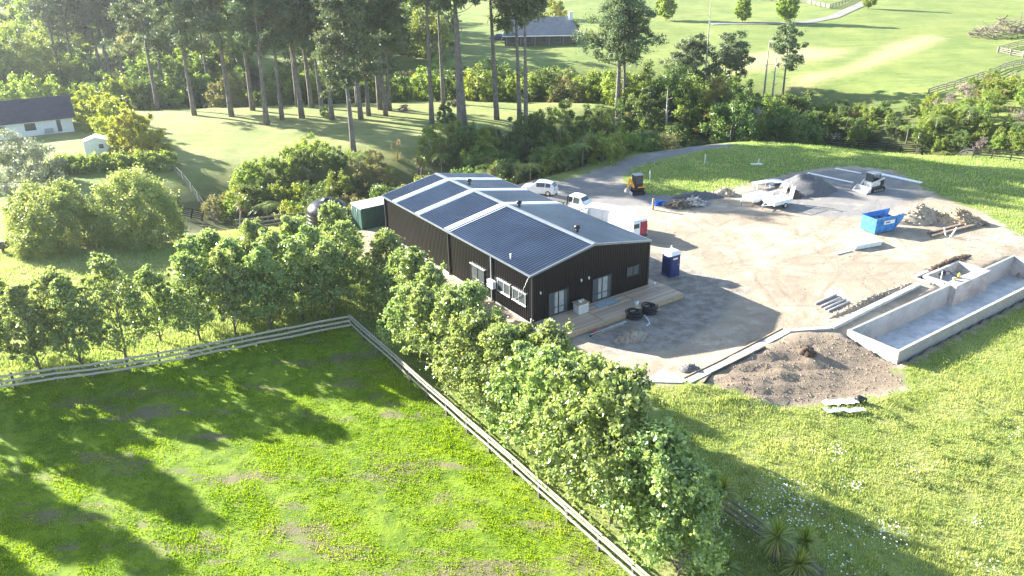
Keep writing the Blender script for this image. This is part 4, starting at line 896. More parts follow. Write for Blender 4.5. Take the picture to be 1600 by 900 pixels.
# ------------------------------------------------------------------ fences
m_rail = M('weathered_rail', (0.46, 0.42, 0.36), .8, .25, 3, bump=.2); m_railw = M('pale_rail', (0.38, 0.35, 0.31), .75, .2, 3, bump=.2)
m_post = M('dark_post', (0.11, 0.095, 0.08), .85, .3, 5); m_bk = M('black_rail', (0.022, 0.02, 0.018), .7, .3, 3); m_gy = M('grey_rail', (0.22, 0.2, 0.18), .85, .3, 3)
def fence(name, pts, gap, lb, rails, hp, pm, rm, pw=.13, rw=.045, rh=.15, side=1, group=None, cap=0, wire=0):
    """posts and one rail a span, each its own piece; rails: heights"""
    o = empty(name, V3(pts[0]), 0, lb, 'fence', group); b0 = Vector(o.location); P = []
    for (x0, y0), (x1, y1) in zip(pts[:-1], pts[1:]):
        L = math.hypot(x1-x0, y1-y0); n = max(1, round(L/gap))
        for i in range(n): P.append((x0+(x1-x0)*i/n, y0+(y1-y0)*i/n))
    P.append(pts[-1]); Z = hgt(np.array([q[0] for q in P]), np.array([q[1] for q in P])); rr = random.Random(len(P))
    for i, (q, z) in enumerate(zip(P, Z)):
        d = Vector((P[min(i+1, len(P)-1)][0]-P[max(i-1, 0)][0], P[min(i+1, len(P)-1)][1]-P[max(i-1, 0)][1], 0)).normalized()
        ubox('post', pm, o, Vector((q[0], q[1], z+hp/2-.1))-b0, (pw, pw, hp+.2+rr.uniform(-.03, .03)), d)
        if i == len(P)-1: break
        q2 = P[i+1]; n_ = Vector((-d.y, d.x, 0))*side*(pw/2+rw/2+.004)
        for h in rails:
            A = Vector((q[0], q[1], z+h+rr.uniform(-.035, .035)))+n_-b0; B = Vector((q2[0], q2[1], Z[i+1]+h+rr.uniform(-.035, .035)))+n_-b0
            ubox('rail', rm, o, (A+B)/2, ((B-A).length+.03, rw, rh), B-A)
        if cap:
            A = Vector((q[0], q[1], z+hp+.03))-b0; B = Vector((q2[0], q2[1], Z[i+1]+hp+.03))-b0; ubox('cap_rail', rm, o, (A+B)/2+n_*.3, ((B-A).length-.004, cap, .045), B-A)
        for h in ([.25+.2*j for j in range(wire)]):
            A = Vector((q[0], q[1], z+h))-b0; B = Vector((q2[0], q2[1], Z[i+1]+h))-b0; ubox('wire', m_grey, o, (A+B)/2, ((B-A).length, .012, .012), B-A)
    return o
FC = at(548, 513)
fence('paddock_fence', [at(-40, 616), at(150, 590), at(300, 563), FC], 2.35, 'pale three rail paddock fence below the young trees', (1.05, .68, .32), 1.18, m_post, m_rail, side=-1)
fence('paddock_fence', [FC, loc(-11.35, -26), loc(-11.35, -48)], 2.4, 'pale capped rail fence running beside the shed tree belt', (.95, .5), 1.1, m_post, m_railw, side=-1, cap=.11, rh=.13)
fence('meadow_fence', [loc(-3.9, -9), loc(-3.95, -16), at(1115, 795), at(1205, 862), at(1280, 925)], 2.6, 'dark weathered three rail fence between palms in the meadow shade', (1.0, .62, .25), 1.15, m_post, m_gy, side=1)
fence('boundary_fence', W([(1075, 214), (1160, 212), (1250, 219), (1340, 233), (1430, 240), (1520, 246), (1640, 257)]), 2.4, 'long black three rail fence along the scrub gully', (1.1, .75, .4), 1.25, m_bk, m_bk, side=-1)
fence('drive_fence', W([(800, 284), (850, 275), (905, 261), (960, 246), (1010, 231), (1060, 217)]), 2.6, 'low grey rail fence on the bush side of the gravel drive', (.8, .4), .95, m_gy, m_gy)
fence('rear_fence', [(-30, 82.3), (-22, 84.2), loc(-3, 31.8), loc(6, 31.5)], 2.4, 'dark rail fence behind the water tank and container', (1.3, .85, .4), 1.45, m_gy, m_gy)
fence('garden_fence', W([(252, 268), (275, 272), (300, 300), (332, 345)]), 2.2, 'pale post and wire fence down the side of the pine lawn', (1.0,), 1.15, m_gy, m_gy, pw=.1, rw=.03, rh=.06, wire=3)
fence('garden_fence', W([(336, 350), (375, 347), (420, 341), (450, 334)]), 2.4, 'sagging post and wire fence below the gully bushes', (.9,), 1.1, m_gy, m_gy, pw=.12, rw=.03, rh=.07, wire=3)
fence('stock_rail', W([(-20, 303), (28, 303)]), 1.4, 'short pale stock rail beside the grey green bush', (1.1, .6), 1.2, m_rail, m_rail, pw=.1, rw=.05, rh=.1)
g0, g1 = V3(at(284, 338)), V3(at(318, 346)); gt = empty('field_gate', g0, 0, 'dark wooden field gate beside the round willow bush', 'gate')
D = Vector(g1)-Vector(g0)
for h in (.2, .45, .7, .95, 1.2): ubox('rail', m_bk, gt, D/2+Vector((0, 0, h)), (D.length, .05, .1), D)
for f in (0, .5, 1): ubox('post', m_bk, gt, D*f+Vector((0, 0, .65)), (.12, .12, 1.4), D)
fence('hill_fence', W([(1190, 1), (1260, 6), (1296, 14), (1325, 4), (1340, -8)]), 3.2, 'distant dark rail fence at the bend of the hill road', (1.1, .7, .3), 1.3, m_gy, m_gy, pw=.2, rh=.18)
fence('hill_fence', W([(1450, 150), (1490, 138), (1535, 122), (1570, 108), (1640, 92)]), 3, 'distant dark fence climbing the hillside above the scrub', (1.1, .7, .3), 1.3, m_gy, m_gy, pw=.18, rh=.16)
fence('hill_fence', W([(1558, 82), (1575, 77), (1640, 62)]), 3, 'short dark fence line below the brush mound', (1.1, .7, .3), 1.3, m_gy, m_gy, pw=.18, rh=.16)
fence('hill_fence', W([(1558, 83), (1640, 97)]), 3, 'pale dark fence line turning down from the brush mound', (1.1, .7, .3), 1.3, m_gy, m_gy, pw=.18, rh=.16)
p = V3(at(1432, 232)); lp = empty('lamp_post', p, 0, 'thin pale pole with short arm beside the black fence', 'pole'); MB().tube([(0, 0, -.3), (0, 0, 2.2)], .05, 6).build('pole', m_alu, lp); MB().box(-.1, .3, -.08, .08, 2.2, 2.3).build('head', m_alu, lp)
p = V3(at(799, 281)); pl = empty('pole', p, 0, 'plain pale pole standing behind the shed ridge', 'pole'); MB().tube([(0, 0, -.5), (0, 0, 2.6)], .06, 6).build('shaft', m_alu, pl)
p = V3(at(6, 395)); sb = empty('feed_box', p, .2, 'dark wooden box on a post at the field edge', 'box'); MB().box(-.4, .5, -.3, .3, .5, 1.2).build('box', m_post, sb); MB().box(-.1, .1, -.1, .1, -.2, .5).build('post', m_post, sb)
# far drive on the hill
RD = W([(1110, 38), (1135, 37), (1200, 37), (1262, 35), (1300, 28), (1322, 18), (1345, 8), (1370, -4)])
mb = MB(); n = 60; P = []
for i in range(n+1):
    f = i/n*(len(RD)-1); k = min(int(f), len(RD)-2); f -= k; P.append(Vector((RD[k][0]*(1-f)+RD[k+1][0]*f, RD[k][1]*(1-f)+RD[k+1][1]*f, 0)))
for i, q in enumerate(P):
    d = (P[min(i+1, n)]-P[max(i-1, 0)]).normalized(); nn = Vector((-d.y, d.x, 0))
    for u in (-1.7, -.6, .6, 1.7): r_ = q+nn*u; mb.v.append((r_.x, r_.y, hz(r_.x, r_.y)+.12))
for i in range(n):
    for k in range(3): mb.f.append((i*4+k, i*4+k+1, i*4+k+5, i*4+k+4)); mb.sm.append(True)
tag(mb.build('road', M('road_gravel', (.22, .205, .19), .9, .2, .3)), 'pale gravel road curving over the far hillside', 'road', kind='structure')
# ------------------------------------------------------------------ foliage
def unit(v): return v/np.maximum(1e-9, np.linalg.norm(v, axis=1, keepdims=True))
def foliage(rng, C, R, n, size, elong=1.5, up=.5, rnd=.8, out=.0, fold=.22, shell=.55, flat=(1, 1, 1), tv=.5):
    """leaves through clumps C (m,3) of radius R (m): n leaves a clump; out>0 points leaves outwards (needles)"""
    C = np.asarray(C, float); R = np.asarray(R, float); m_ = len(C); N = m_*n
    d = unit(rng.normal(size=(N, 3))); c = np.repeat(C, n, 0); r = np.repeat(R, n)
    pos = c + d*np.array(flat)*(r*np.abs(rng.normal(.68, .36, N)))[:, None]
    nrm = unit(d*(.7 if rnd < 1 else .35) + np.array([0, 0, up]) + rng.normal(0, rnd, (N, 3)))
    tg = rng.normal(size=(N, 3)) if out <= 0 else d*out + rng.normal(0, .5, (N, 3)) + np.array([0, 0, .35])
    tg = unit(tg - nrm*(tg*nrm).sum(1, keepdims=True)); sd_ = np.cross(nrm, tg)
    L = size*rng.uniform(.65, 1.35, N); Wd = L/elong
    a = pos-tg*(L/2)[:, None]; b = pos+tg*(L/2)[:, None]; f = nrm*(Wd*fold)[:, None]; mid = pos-tg*(L*.05)[:, None]
    V = np.stack([a, mid+sd_*(Wd/2)[:, None]+f, b, mid-sd_*(Wd/2)[:, None]+f], 1).reshape(-1, 3)
    t = np.clip(tv*np.repeat(rng.random(m_), n)+(1-tv)*rng.random(N), 0, 1)
    return V, t
def leafmesh(name, parts, mat):
    V = np.concatenate([q[0] for q in parts]); t = np.concatenate([q[1] for q in parts])
    return mesh_np(name, V, np.arange(len(V)).reshape(-1, 4), mat, t)
def limb(mb, p, q, r0, r1, rng, bend=.12, n=4, sides=5):
    p = np.array(p); q = np.array(q); L = np.linalg.norm(q-p); pts = []
    o = rng.normal(0, bend*L, 3)
    for i in range(n+1):
        f = i/n; pts.append(tuple(p+(q-p)*f+o*math.sin(math.pi*f)*.5))
    mb.tube(pts, [r0+(r1-r0)*i/n for i in range(n+1)], sides)
m_tr = M('grey_bark', (0.17, 0.145, 0.12), .9, .35, 4, bump=.5); m_pb = M('pine_bark', (0.155, 0.135, 0.125), .9, .4, 2, bump=.6); m_dead = M('bleached_wood', (0.36, 0.33, 0.30), .85, .35, 3, bump=.4)
F_young = LEAF('young_tree_leaf', (0.145, 0.222, 0.078), (0.43, 0.475, 0.205), .46, .27, 1.0, (1.2, 1.28, .66))
F_will = LEAF('willow_leaf', (0.207, 0.262, 0.095), (0.390, 0.421, 0.162), 0.42, .4, .55, (1.3, 1.3, .7))
F_pine = LEAF('pine_needle', (0.07, 0.11, 0.055), (0.20, 0.235, 0.11), .34, .5, .4, (1.15, 1.2, .8))
F_dark = LEAF('dark_bush_leaf', (0.054, 0.104, 0.034), (0.164, 0.227, 0.066), 0.42, .4, .5)
F_mid = LEAF('green_bush_leaf', (0.131, 0.202, 0.046), (0.305, 0.364, 0.090), 0.46, .45, .5)
F_olive = LEAF('olive_bush_leaf', (0.160, 0.175, 0.070), (0.290, 0.288, 0.117), 0.4, .5, .4, (1.3, 1.2, .8))
F_lime = LEAF('lime_hedge_leaf', (0.189, 0.235, 0.033), (0.377, 0.400, 0.065), .4, .45, .5)
F_grey = LEAF('grey_twig', (0.290, 0.228, 0.195), (0.464, 0.386, 0.325), .2, .7, .2, (1, 1, 1))
F_silver = LEAF('silver_leaf', (0.174, 0.207, 0.130), (0.334, 0.359, 0.247), .3, .4, .5, (1.2, 1.2, .9))
F_gold = LEAF('golden_conifer', (0.174, 0.167, 0.043), (0.348, 0.285, 0.086), .3, .5, .4, (1.3, 1.2, .6))
F_blade = LEAF('palm_blade', (0.142, 0.208, 0.043), (0.339, 0.362, 0.100), .35, .35, .6)
F_dry = LEAF('dead_blade', (0.232, 0.152, 0.078), (0.406, 0.290, 0.156), .3, .7, .2, (1, 1, .8))
F_pop = LEAF('poplar_leaf', (0.153, 0.235, 0.031), (0.288, 0.387, 0.062), .45, .45, .5)

def protos_begin(): pass
def plant(name, trunk, crown, extra=None):
    """a prototype: (meshes by part)"""
    return dict(name=name, parts=[('trunk', trunk)]*(trunk is not None)+[('crown', crown)]+(extra or []))
def put(pr, x, y, lb, cat, group=None, sc_=1.0, rz=0, z=None, sz=None, tilt=0):
    o = empty(pr['name'], (x, y, hz(x, y)-.05 if z is None else z), rz, lb, cat, group); o.rotation_euler = (tilt, tilt*.6, rz)
    o.scale = (sc_, sc_, sz or sc_)
    for nm, me in pr['parts']:
        c_ = link(nm, me, o)
        if nm == 'plumes': c_['kind'] = 'stuff'
    return o

def young_tree(seed, H, R, leaves=74, size=.22, mat=F_young, name='young_tree', clumps=100, low=.22):
    rng = np.random.default_rng(seed); C = []; Rd = []; tb = MB()
    limb(tb, (0, 0, -.2), (rng.normal(0, .1), rng.normal(0, .1), H*.86), .10, .02, rng, .03, 6, 7)
    while len(C) < clumps:
        f = rng.random()**.85; z = H*(low+(1-low)*f)
        pf = max(.08, (.55+.45*math.sin(math.pi/2*f/.32)) if f < .32 else (1-(f-.32)/.72)**.72)
        a = rng.uniform(0, 2*np.pi); r = R*pf*math.sqrt(rng.random())*1.02
        C.append((r*math.cos(a), r*math.sin(a), z)); Rd.append(rng.uniform(.4, .85)*(1.05-.4*f)*R/2.2)
    for k in range(46):         # sprays that break the outline
        f = rng.random()**.7; a = rng.uniform(0, 2*np.pi); pf = max(.1, (.55+.45*math.sin(math.pi/2*f/.32)) if f < .32 else (1-(f-.32)/.72)**.72); r = R*pf*rng.uniform(.95, 1.22)
        C.append((r*math.cos(a), r*math.sin(a), H*(low+(1-low)*f)+rng.uniform(0, .5))); Rd.append(rng.uniform(.14, .28)*R/2.2)
    for k in range(9):          # upright leading shoots
        a = rng.uniform(0, 2*np.pi); r = R*.5*rng.random(); C.append((r*math.cos(a), r*math.sin(a), H*rng.uniform(.88, 1.03))); Rd.append(.26*R/2.2)
    for c in C[:26]: limb(tb, (0, 0, max(.5, c[2]-1.2-.5*np.hypot(c[0], c[1]))), c, .035, .01, rng, .1, 3, 4)
    return plant(name, tb.mesh('trunk', m_tr), leafmesh('crown', [foliage(rng, C, Rd, leaves, size, 1.3, .5, 1.15, flat=(1, 1, .8), tv=.3)], mat))
def dome_bush(name, seed, H, R, mat, n_cl, leaves, size, elong=1.6, flatness=1.0, cr=(.5, .9), trunk=True, ry=1.0, out=0, up=.4, low=.12, bark=None, lump=1.0):
    rng = np.random.default_rng(seed); C = []; Rd = []
    for i in range(n_cl):
        d = unit(rng.normal(size=(1, 3)))[0]; d[2] = abs(d[2])**.8 if rng.random() < .85 else d[2]*.3
        q = rng.uniform(.55, 1)**.5*(1+lump*(.16*math.sin(3*math.atan2(d[1], d[0])+seed)+.1*rng.normal()))
        C.append((d[0]*R*q, d[1]*R*ry*q, H*low+max(.05, d[2])*H*(1-low)*.92*q)); Rd.append(rng.uniform(*cr)*min(R, H)*.32)
    tb = None
    if trunk:
        tb = MB()
        for k in range(5):
            c = C[k]; limb(tb, (rng.normal(0, .2), rng.normal(0, .2), -.3), (c[0]*.7, c[1]*.7, c[2]*.8), .05*H/2.5, .02, rng, .1, 4, 5)
        tb = tb.mesh('trunk', bark or m_tr)
    return plant(name, tb, leafmesh('crown', [foliage(rng, C, Rd, leaves, size, elong, up, .8, out, tv=.5)], mat))
def pine(seed, H, bare=.45, R=5.0, lean=.02, name='pine_tree', mat=F_pine, clump=110, nl=60, size=.55, limbs=26, sr=.42):
    rng = np.random.default_rng(seed); tb = MB(); C = []; Rd = []; lx, ly = rng.normal(0, lean*H, 2)
    tx = lambda z: np.array([lx*(z/H)**1.3, ly*(z/H)**1.3, z])
    tb.tube([tuple(tx(H*f)) if f > 0 else (0, 0, -.5) for f in np.linspace(0, .98, 9)], [max(.04, sr*(1-.9*f**.9))*(1.18 if f == 0 else 1) for f in np.linspace(0, 1, 9)], 9)
    for k in range(limbs):
        f = bare+(1-bare)*(k+rng.random())/limbs; z = H*f; a = k*2.4+rng.normal(0, .4)
        ln = R*(1-.78*((f-bare)/(1-bare))**1.4)*rng.uniform(.55, 1.1)*(0.75 if f < bare+.08 else 1); rise = ln*rng.uniform(.15, .6)
        p = tx(z); e = p+np.array([ln*math.cos(a), ln*math.sin(a), rise]); limb(tb, p, e, .10*(1.2-f), .02, rng, .08, 4, 5)
        nc = 3 if ln > 2 else 2
        for j in range(nc):
            g = 1-.26*j; q = p+(e-p)*g+rng.normal(0, .35, 3); q[2] += .35; C.append(q); Rd.append(rng.uniform(.6, 1.15)*(.7+.3*g)*R/5)
            C.append(q+rng.normal(0, .7, 3)*np.array([1, 1, .5])); Rd.append(rng.uniform(.45, .9)*R/5)
    for k in range(6): C.append(tx(H*rng.uniform(.93, 1.0))+rng.normal(0, .5, 3)); Rd.append(.6)
    for k in range(7):      # dead stubs on the bare trunk
        z = H*rng.uniform(bare*.55, bare); a = rng.uniform(0, 6.28); p = tx(z); ln = rng.uniform(.6, 2.0); limb(tb, p, p+np.array([ln*math.cos(a), ln*math.sin(a), ln*rng.uniform(-.1, .4)]), .04, .012, rng, .1, 3, 4)
    return plant(name, tb.mesh('trunk', m_pb), leafmesh('crown', [foliage(rng, C, Rd, nl, size, 2.6, .5, .8, 1.0, .15, .8, (1, 1, .7), .75)], mat))
def layered(name, seed, H, R, mat, tiers=9, per=9, nl=70, size=.34, narrow=1.0, droop=.12, cr=.62, bark=m_tr):
    rng = np.random.default_rng(seed); tb = MB(); C = []; Rd = []
    limb(tb, (0, 0, -.3), (rng.normal(0, .2), 0, H*.95), .2, .03, rng, .02, 6, 7)
    for i in range(tiers):
        f = (i+.4)/tiers; z = H*(.12+.86*f); r = R*(1-f)**.75*narrow
        for k in range(max(2, int(per*(1-f*.75)))):
            a = rng.uniform(0, 6.28)
            for g in (1, .6):
                q = (math.cos(a)*r*g*rng.uniform(.75, 1.1), math.sin(a)*r*g*rng.uniform(.75, 1.1), z-droop*r*g+rng.normal(0, .25)); C.append(q); Rd.append(cr*rng.uniform(.7, 1.25)*(1.1-.5*f))
            limb(tb, (0, 0, z), q, .05, .015, rng, .05, 3, 4)
    C.append((0, 0, H)); Rd.append(.3)
    return plant(name, tb.mesh('trunk', bark), leafmesh('crown', [foliage(rng, C, Rd, nl, size, 2.0, .6, .7, .5, .2, .7, (1, 1, .5), .6)], mat))
def blades(rng, n, L, w, base, up=(.1, 1.2), droop=.6, seg=3):
    """narrow arching leaves from a point: quads strips"""
    V = []
    for i in range(n):
        a = rng.uniform(0, 6.28); e = rng.uniform(*up); l = L*rng.uniform(.7, 1.15); d = np.array([math.cos(a)*math.cos(e), math.sin(a)*math.cos(e), math.sin(e)]); s = np.array([-math.sin(a), math.cos(a), 0])
        P = [np.array(base)+d*l*f-np.array([0, 0, droop*l*f*f*math.cos(e)]) for f in np.linspace(0, 1, seg+1)]
        Wd = [w*.7]+[w]*(seg-1)+[w*.12]
        for k in range(seg): V += [P[k]-s*Wd[k]/2, P[k]+s*Wd[k]/2, P[k+1]+s*Wd[k+1]/2, P[k+1]-s*Wd[k+1]/2]
    return np.array(V), np.repeat(rng.random(n), seg)
def cabbage(seed, H, heads=1, L=.95, n=110, w=.06, skirt=True):
    rng = np.random.default_rng(seed); tb = MB(); parts = []; dead = []
    for h in range(heads):
        a = rng.uniform(0, 6.28); r = 0 if heads == 1 else rng.uniform(.4, .9); top = (r*math.cos(a), r*math.sin(a), H*rng.uniform(.8, 1.05))
        limb(tb, (0, 0, -.2), top, .10, .07, rng, .05, 4, 6); parts.append(blades(rng, n, L, w, top, (-.35, 1.5), .35))
        if skirt: dead.append(blades(rng, 45, L*.85, w, (top[0], top[1], top[2]-.1), (-1.3, -.5), .1))
    return plant('cabbage_tree', tb.mesh('trunk', m_tr), leafmesh('crown', parts, F_blade), [('dead_skirt', leafmesh('dead_skirt', dead, F_dry))] if skirt else None)
def fern(seed, H, L=2.2, n=15):
    rng = np.random.default_rng(seed); tb = MB(); limb(tb, (0, 0, -.3), (0, 0, H), .12, .10, rng, .03, 4, 7); V = []; T = []
    for i in range(n):
        a = 6.283*i/n+rng.normal(0, .12); d = np.array([math.cos(a), math.sin(a), 0]); s = np.array([-d[1], d[0], 0]); l = L*rng.uniform(.8, 1.1); e = rng.uniform(.3, .6); t = rng.random()
        P = lambda f: np.array([0, 0, H])+d*l*f+np.array([0, 0, l*(e*f-.75*f*f)])
        for k in range(15):
            f = .08+.9*k/15; w = .34*L*math.sin(math.pi*(f*.85+.12))**.8*.55; p = P(f); q = P(f+.035)
            for sg_ in (-1, 1):
                tip = p+s*sg_*w+d*.12-np.array([0, 0, w*.3]); V += [p, q, tip+d*.03, tip]; T.append(t)
    return plant('tree_fern', tb.mesh('trunk', m_tr), leafmesh('crown', [(np.array(V), np.array(T))], F_mid))
def tussock(seed, L, n, mat=F_olive, plumes=0):
    rng = np.random.default_rng(seed); ex = []
    if plumes:
        P = []; 
        for k in range(plumes):
            a = rng.uniform(0, 6.28); r = rng.uniform(.2, .8); top = (r*math.cos(a), r*math.sin(a), L*rng.uniform(1.1, 1.5)); P.append((top, .2))
        ex = [('plumes', leafmesh('plumes', [foliage(rng, [q[0] for q in P], [.28]*len(P), 40, .2, 2.5, .3, .8, 1, flat=(.5, .5, 1.6))], F_dry))]
    return plant('tussock', None, leafmesh('crown', [blades(rng, n, L, .05, (0, 0, 0), (.5, 1.5), .55, 4)], mat), ex)
def dead_tree(seed, H, n=8, lean=.05, r=.2):
    rng = np.random.default_rng(seed); tb = MB(); lx = rng.normal(0, lean*H); tb.tube([(lx*f, 0, H*f-.3*(f == 0)) for f in np.linspace(0, 1, 7)], [r*(1-.75*f) for f in np.linspace(0, 1, 7)], 8); br = MB()
    for k in range(n):
        f = rng.uniform(.4, 1); a = rng.uniform(0, 6.28); l = H*.16*rng.uniform(.4, 1.2); p = (lx*f, 0, H*f); limb(br, p, (p[0]+l*math.cos(a), l*math.sin(a), p[2]+l*rng.uniform(0, .7)), .05, .012, rng, .15, 4, 5)
    return dict(name='dead_tree', parts=[('trunk', tb.mesh('trunk', m_dead)), ('branches', br.mesh('branches', m_dead))])

# ---- rows of young trees beside the paddock
YT = [young_tree(100+i, 7.2+.25*(i % 3), 2.5+.15*(i % 2)) for i in range(5)]
YS = [young_tree(110+i, 6.9+.2*i, 2.1, 72, .21, F_young, 'young_tree', 72, .2) for i in range(4)]
rr = random.Random(8); ORD = ['first', 'second', 'third', 'fourth', 'fifth', 'sixth', 'seventh', 'eighth', 'ninth', 'tenth', 'eleventh', 'twelfth']
for i, (px, py) in enumerate([(-25, 590), (65, 584), (130, 574), (196, 559), (314, 534), (369, 527), (424, 517), (473, 504), (522, 497)]):
    x, y = at(px, py); put(YS[i % 4], x, y, 'young leafy tree, %s from the paddock corner in the row outside the long fence' % ORD[8-i], 'tree', 'young trees along the long paddock fence', rr.uniform(.9, 1.02), rr.uniform(0, 6.28))
for i, (px, py, s_) in enumerate([(20, 560, .9), (110, 556, .9), (252, 534, .8), (318, 505, .92), (375, 500, .95), (438, 492, .95), (495, 480, .92), (545, 470, .9)]):
    x, y = at(px, py); put(YS[i % 4], x, y, 'leafy tree, %s from the paddock corner in the second row from the long fence' % ORD[7-i], 'tree', 'second row of young trees', s_, rr.uniform(0, 6.28))
for i, (px, py) in enumerate([(345, 475), (410, 462), (470, 448), (530, 435)]):
    x, y = at(px, py); put(YT[(i+1) % 5], x, y, 'leafy tree, %s from the water tank in the row beside the pale field' % ORD[3-i], 'tree', 'third row of young trees', rr.uniform(.8, .9), rr.uniform(0, 6.28))
for i, (t_, s_) in enumerate([(2.2, .74), (-.6, .8), (-3.6, .82), (-6.6, .86), (-9.6, .9), (-12.2, .92), (-14.9, 1.0), (-17.4, 1.1), (-20.0, 1.12), (-22.6, 1.02), (-24.8, .8)]):
    x, y = loc(-9.15-(.35 if t_ < -16 else 0)+rr.uniform(-.25, .25), t_+rr.uniform(-.25, .25)); put(YT[(i*2+3) % 5], x, y, 'dense leafy tree hugging the capped rail fence, %s from the paddock corner' % ORD[i], 'tree', 'trees along the capped rail fence', s_, rr.uniform(0, 6.28), sz=s_*rr.uniform(.93, 1.06))
for i, (t_, s_) in enumerate([(10.2, .84), (7.6, .76), (5.4, .82), (3.0, .82), (.4, .74), (-2.3, .82), (-5.2, .64), (-8.6, .78), (-11.3, .92), (-15.0, .92)]):
    x, y = loc(-6.7+rr.uniform(-.25, .25), t_); put(YT[(i*3+1) % 5], x, y, 'dense leafy tree in the shed side row, %s from the container end' % ORD[i], 'tree', 'trees on the shed side of the belt', s_, rr.uniform(0, 6.28), sz=s_*rr.uniform(.95, 1.05))
# the row carries on past the frame with older trees whose shade reaches the paddock
for i, (x, y, s_) in enumerate([(-40.5, 47, 1.0), (-45, 45.5, 1.1), (-50, 44, 1.1), (-55, 42.5, 1.2), (-48, 38.5, 1.0), (-54, 35.5, 1.1), (-46, 51, 1.1), (-53, 49, 1.2)]):
    put(YS[i % 4], x, y, 'older leafy tree further along the long paddock fence', 'tree', 'older trees along the long paddock fence', s_*.85, i, sz=s_*1.55)
# ---- pines on the lawn
PN = [pine(200+i, 24+1.5*(i % 3), .40+.05*(i % 3), 5.6+.6*(i % 2), .02, limbs=30, nl=75) for i in range(6)]
PH = [pine(220+i, 25+1.5*i, .66, 5.0, .02, limbs=22, nl=75) for i in range(3)]
PX = [(417, 195), (441, 187), (472, 185), (466, 167), (487, 169), (504, 180), (519, 187), (560, 166), (564, 186), (576, 181), (594, 171), (603, 181), (609, 172), (675, 194), (693, 161), (719, 213), (726, 198), (776, 187), (304, 180), (362, 182), (395, 173), (247, 172), (261, 167), (200, 150), (180, 146), (165, 140), (812, 196), (822, 221), (330, 160), (100, 140), (120, 132)]
for i, (px, py) in enumerate(PX):
    x, y = at(px, py); put(PH[i % 3] if px > 660 and px != 812 else PN[i % 6], x, y, 'tall pine with bare grey trunk ' + ('behind the lime bushes' if px < 270 else 'at the thicket edge of the lawn' if py < 176 else 'standing out on the mown lawn'), 'pine tree', 'tall pines ' + ('behind the lime bushes' if px < 270 else 'at the thicket edge' if py < 176 else 'out on the lawn'), rr.uniform(.9, 1.1), rr.uniform(0, 6.28), tilt=rr.uniform(-.03, .03))
pn = pine(300, 20.5, .42, 5.6, .015, limbs=32, nl=70); x, y = at(553, 243); put(pn, x, y, 'full crowned pine standing apart at the near lawn edge', 'pine tree', None, 1, .6)

# ---- big named trees
bt = pine(310, 18, .36, 7.0, .0, 'broad_pine', limbs=34, nl=75, size=.5, sr=.5); x, y = at(965, 168); put(bt, x, y, 'broad grey green pine with forked trunk beside the far lawn', 'pine tree', None, 1.0, 1.0)
tb = pine(311, 15, .5, 5.0, .06, 'broad_pine', limbs=18, nl=70, size=.5, sr=.4); put(tb, x+1.2, y+.4, 'second stem of the forked broad pine', 'pine tree', None, 1.0, 2.0)
cn = layered('dark_conifer', 320, 9.5, 2.6, F_dark, 11, 9, 80, .34); x, y = at(1008, 216); put(cn, x, y, 'narrow dark green conifer rising from the gully', 'conifer')
tt = layered('golden_conifer', 321, 9.8, 5.4, F_gold, 9, 13, 95, .36, 1.0, .22, .8); x, y = at(1115, 208); put(tt, x, y, 'wide golden green conifer with drooping tiers', 'conifer')
tt2 = layered('green_conifer', 322, 8.5, 4.0, F_dark, 8, 10, 80, .36, 1.0, .15, .8); x, y = at(1165, 205); put(tt2, x, y, 'dark green conifer leaning against the golden conifer', 'conifer')
for px, py, H, R, b_, lb, sd_ in [(1060, 175, 13, 4.6, .35, 'scraggly open pine with crooked limbs beside the golden conifer', 331), (1085, 160, 12, 4.5, .3, 'ragged open pine behind the golden conifer', 332), (1150, 150, 11, 3.8, .42, 'small pine with dark crown before the hill field', 333), (1222, 158, 13.5, 4.0, .42, 'tall thin pine standing alone before the tan hill strip', 334), (1125, 170, 11, 4.0, .35, 'bushy pine between the golden conifer and hill field', 335)]:
    x, y = at(px, py); put(pine(sd_, H, b_, R, .05, 'open_pine', limbs=20, nl=60, size=.5, sr=.24), x, y, lb, 'pine tree', None, 1, sd_*.7)
for px, py, H, lb, sd_ in [(1040, 216, 7.6, 'bleached dead trunk standing beside the dark conifer', 341), (1192, 165, 12, 'bleached dead snag with broken arms above the scrub', 342), (1205, 168, 9.5, 'thin dead tree leaning beside the bleached snag', 343), (1098, 175, 20, 'tall bare grey trunk rising above the open pines', 344), (960, 222, 5, 'small dead forked stem in the gully bush', 345), (968, 220, 4.2, 'thin dead stem beside the forked one in the gully', 346)]:
    x, y = at(px, py); put(dead_tree(sd_, H, 9 if H > 6 else 4, .04, .24 if H > 6 else .12), x, y, lb, 'dead tree', None, 1, sd_)
for i, (px, py, s_) in enumerate([(1040, 32, 1.0), (1160, 35, .8), (1228, 36, 1.05), (1357, 14, .8)]):
    x, y = at(px, py)
    if i == 0: PO = young_tree(350, 9.5, 2.6, 110, .40, F_pop, 'poplar_tree', 110, .1)
    put(PO, x, y, ['yellow green poplar beside the broad pine on the hill', 'small yellow poplar beside the hill road', 'tall yellow green poplar on the hill road bend', 'yellow poplar at the top of the hill road'][i], 'poplar tree', None, s_, i)
# big deciduous trees at the far left
BG = [dome_bush('broadleaf_tree', 360+i, 13, 6.5, F_mid, 110, 90, .42, 1.5, cr=(.35, .6), bark=m_tr, low=.2) for i in range(2)]
for px, py, s_, lb in [(-10, 150, 1.15, 'large sunlit broadleaf tree behind the white house'), (60, 150, 1.0, 'sunlit broadleaf tree beyond the dark tiled roof'), (-60, 145, 1.1, 'spreading broadleaf tree at the far side of the white house')]:
    x, y = at(px, py); put(BG[px % 2], x, y, lb, 'tree', None, s_, px)
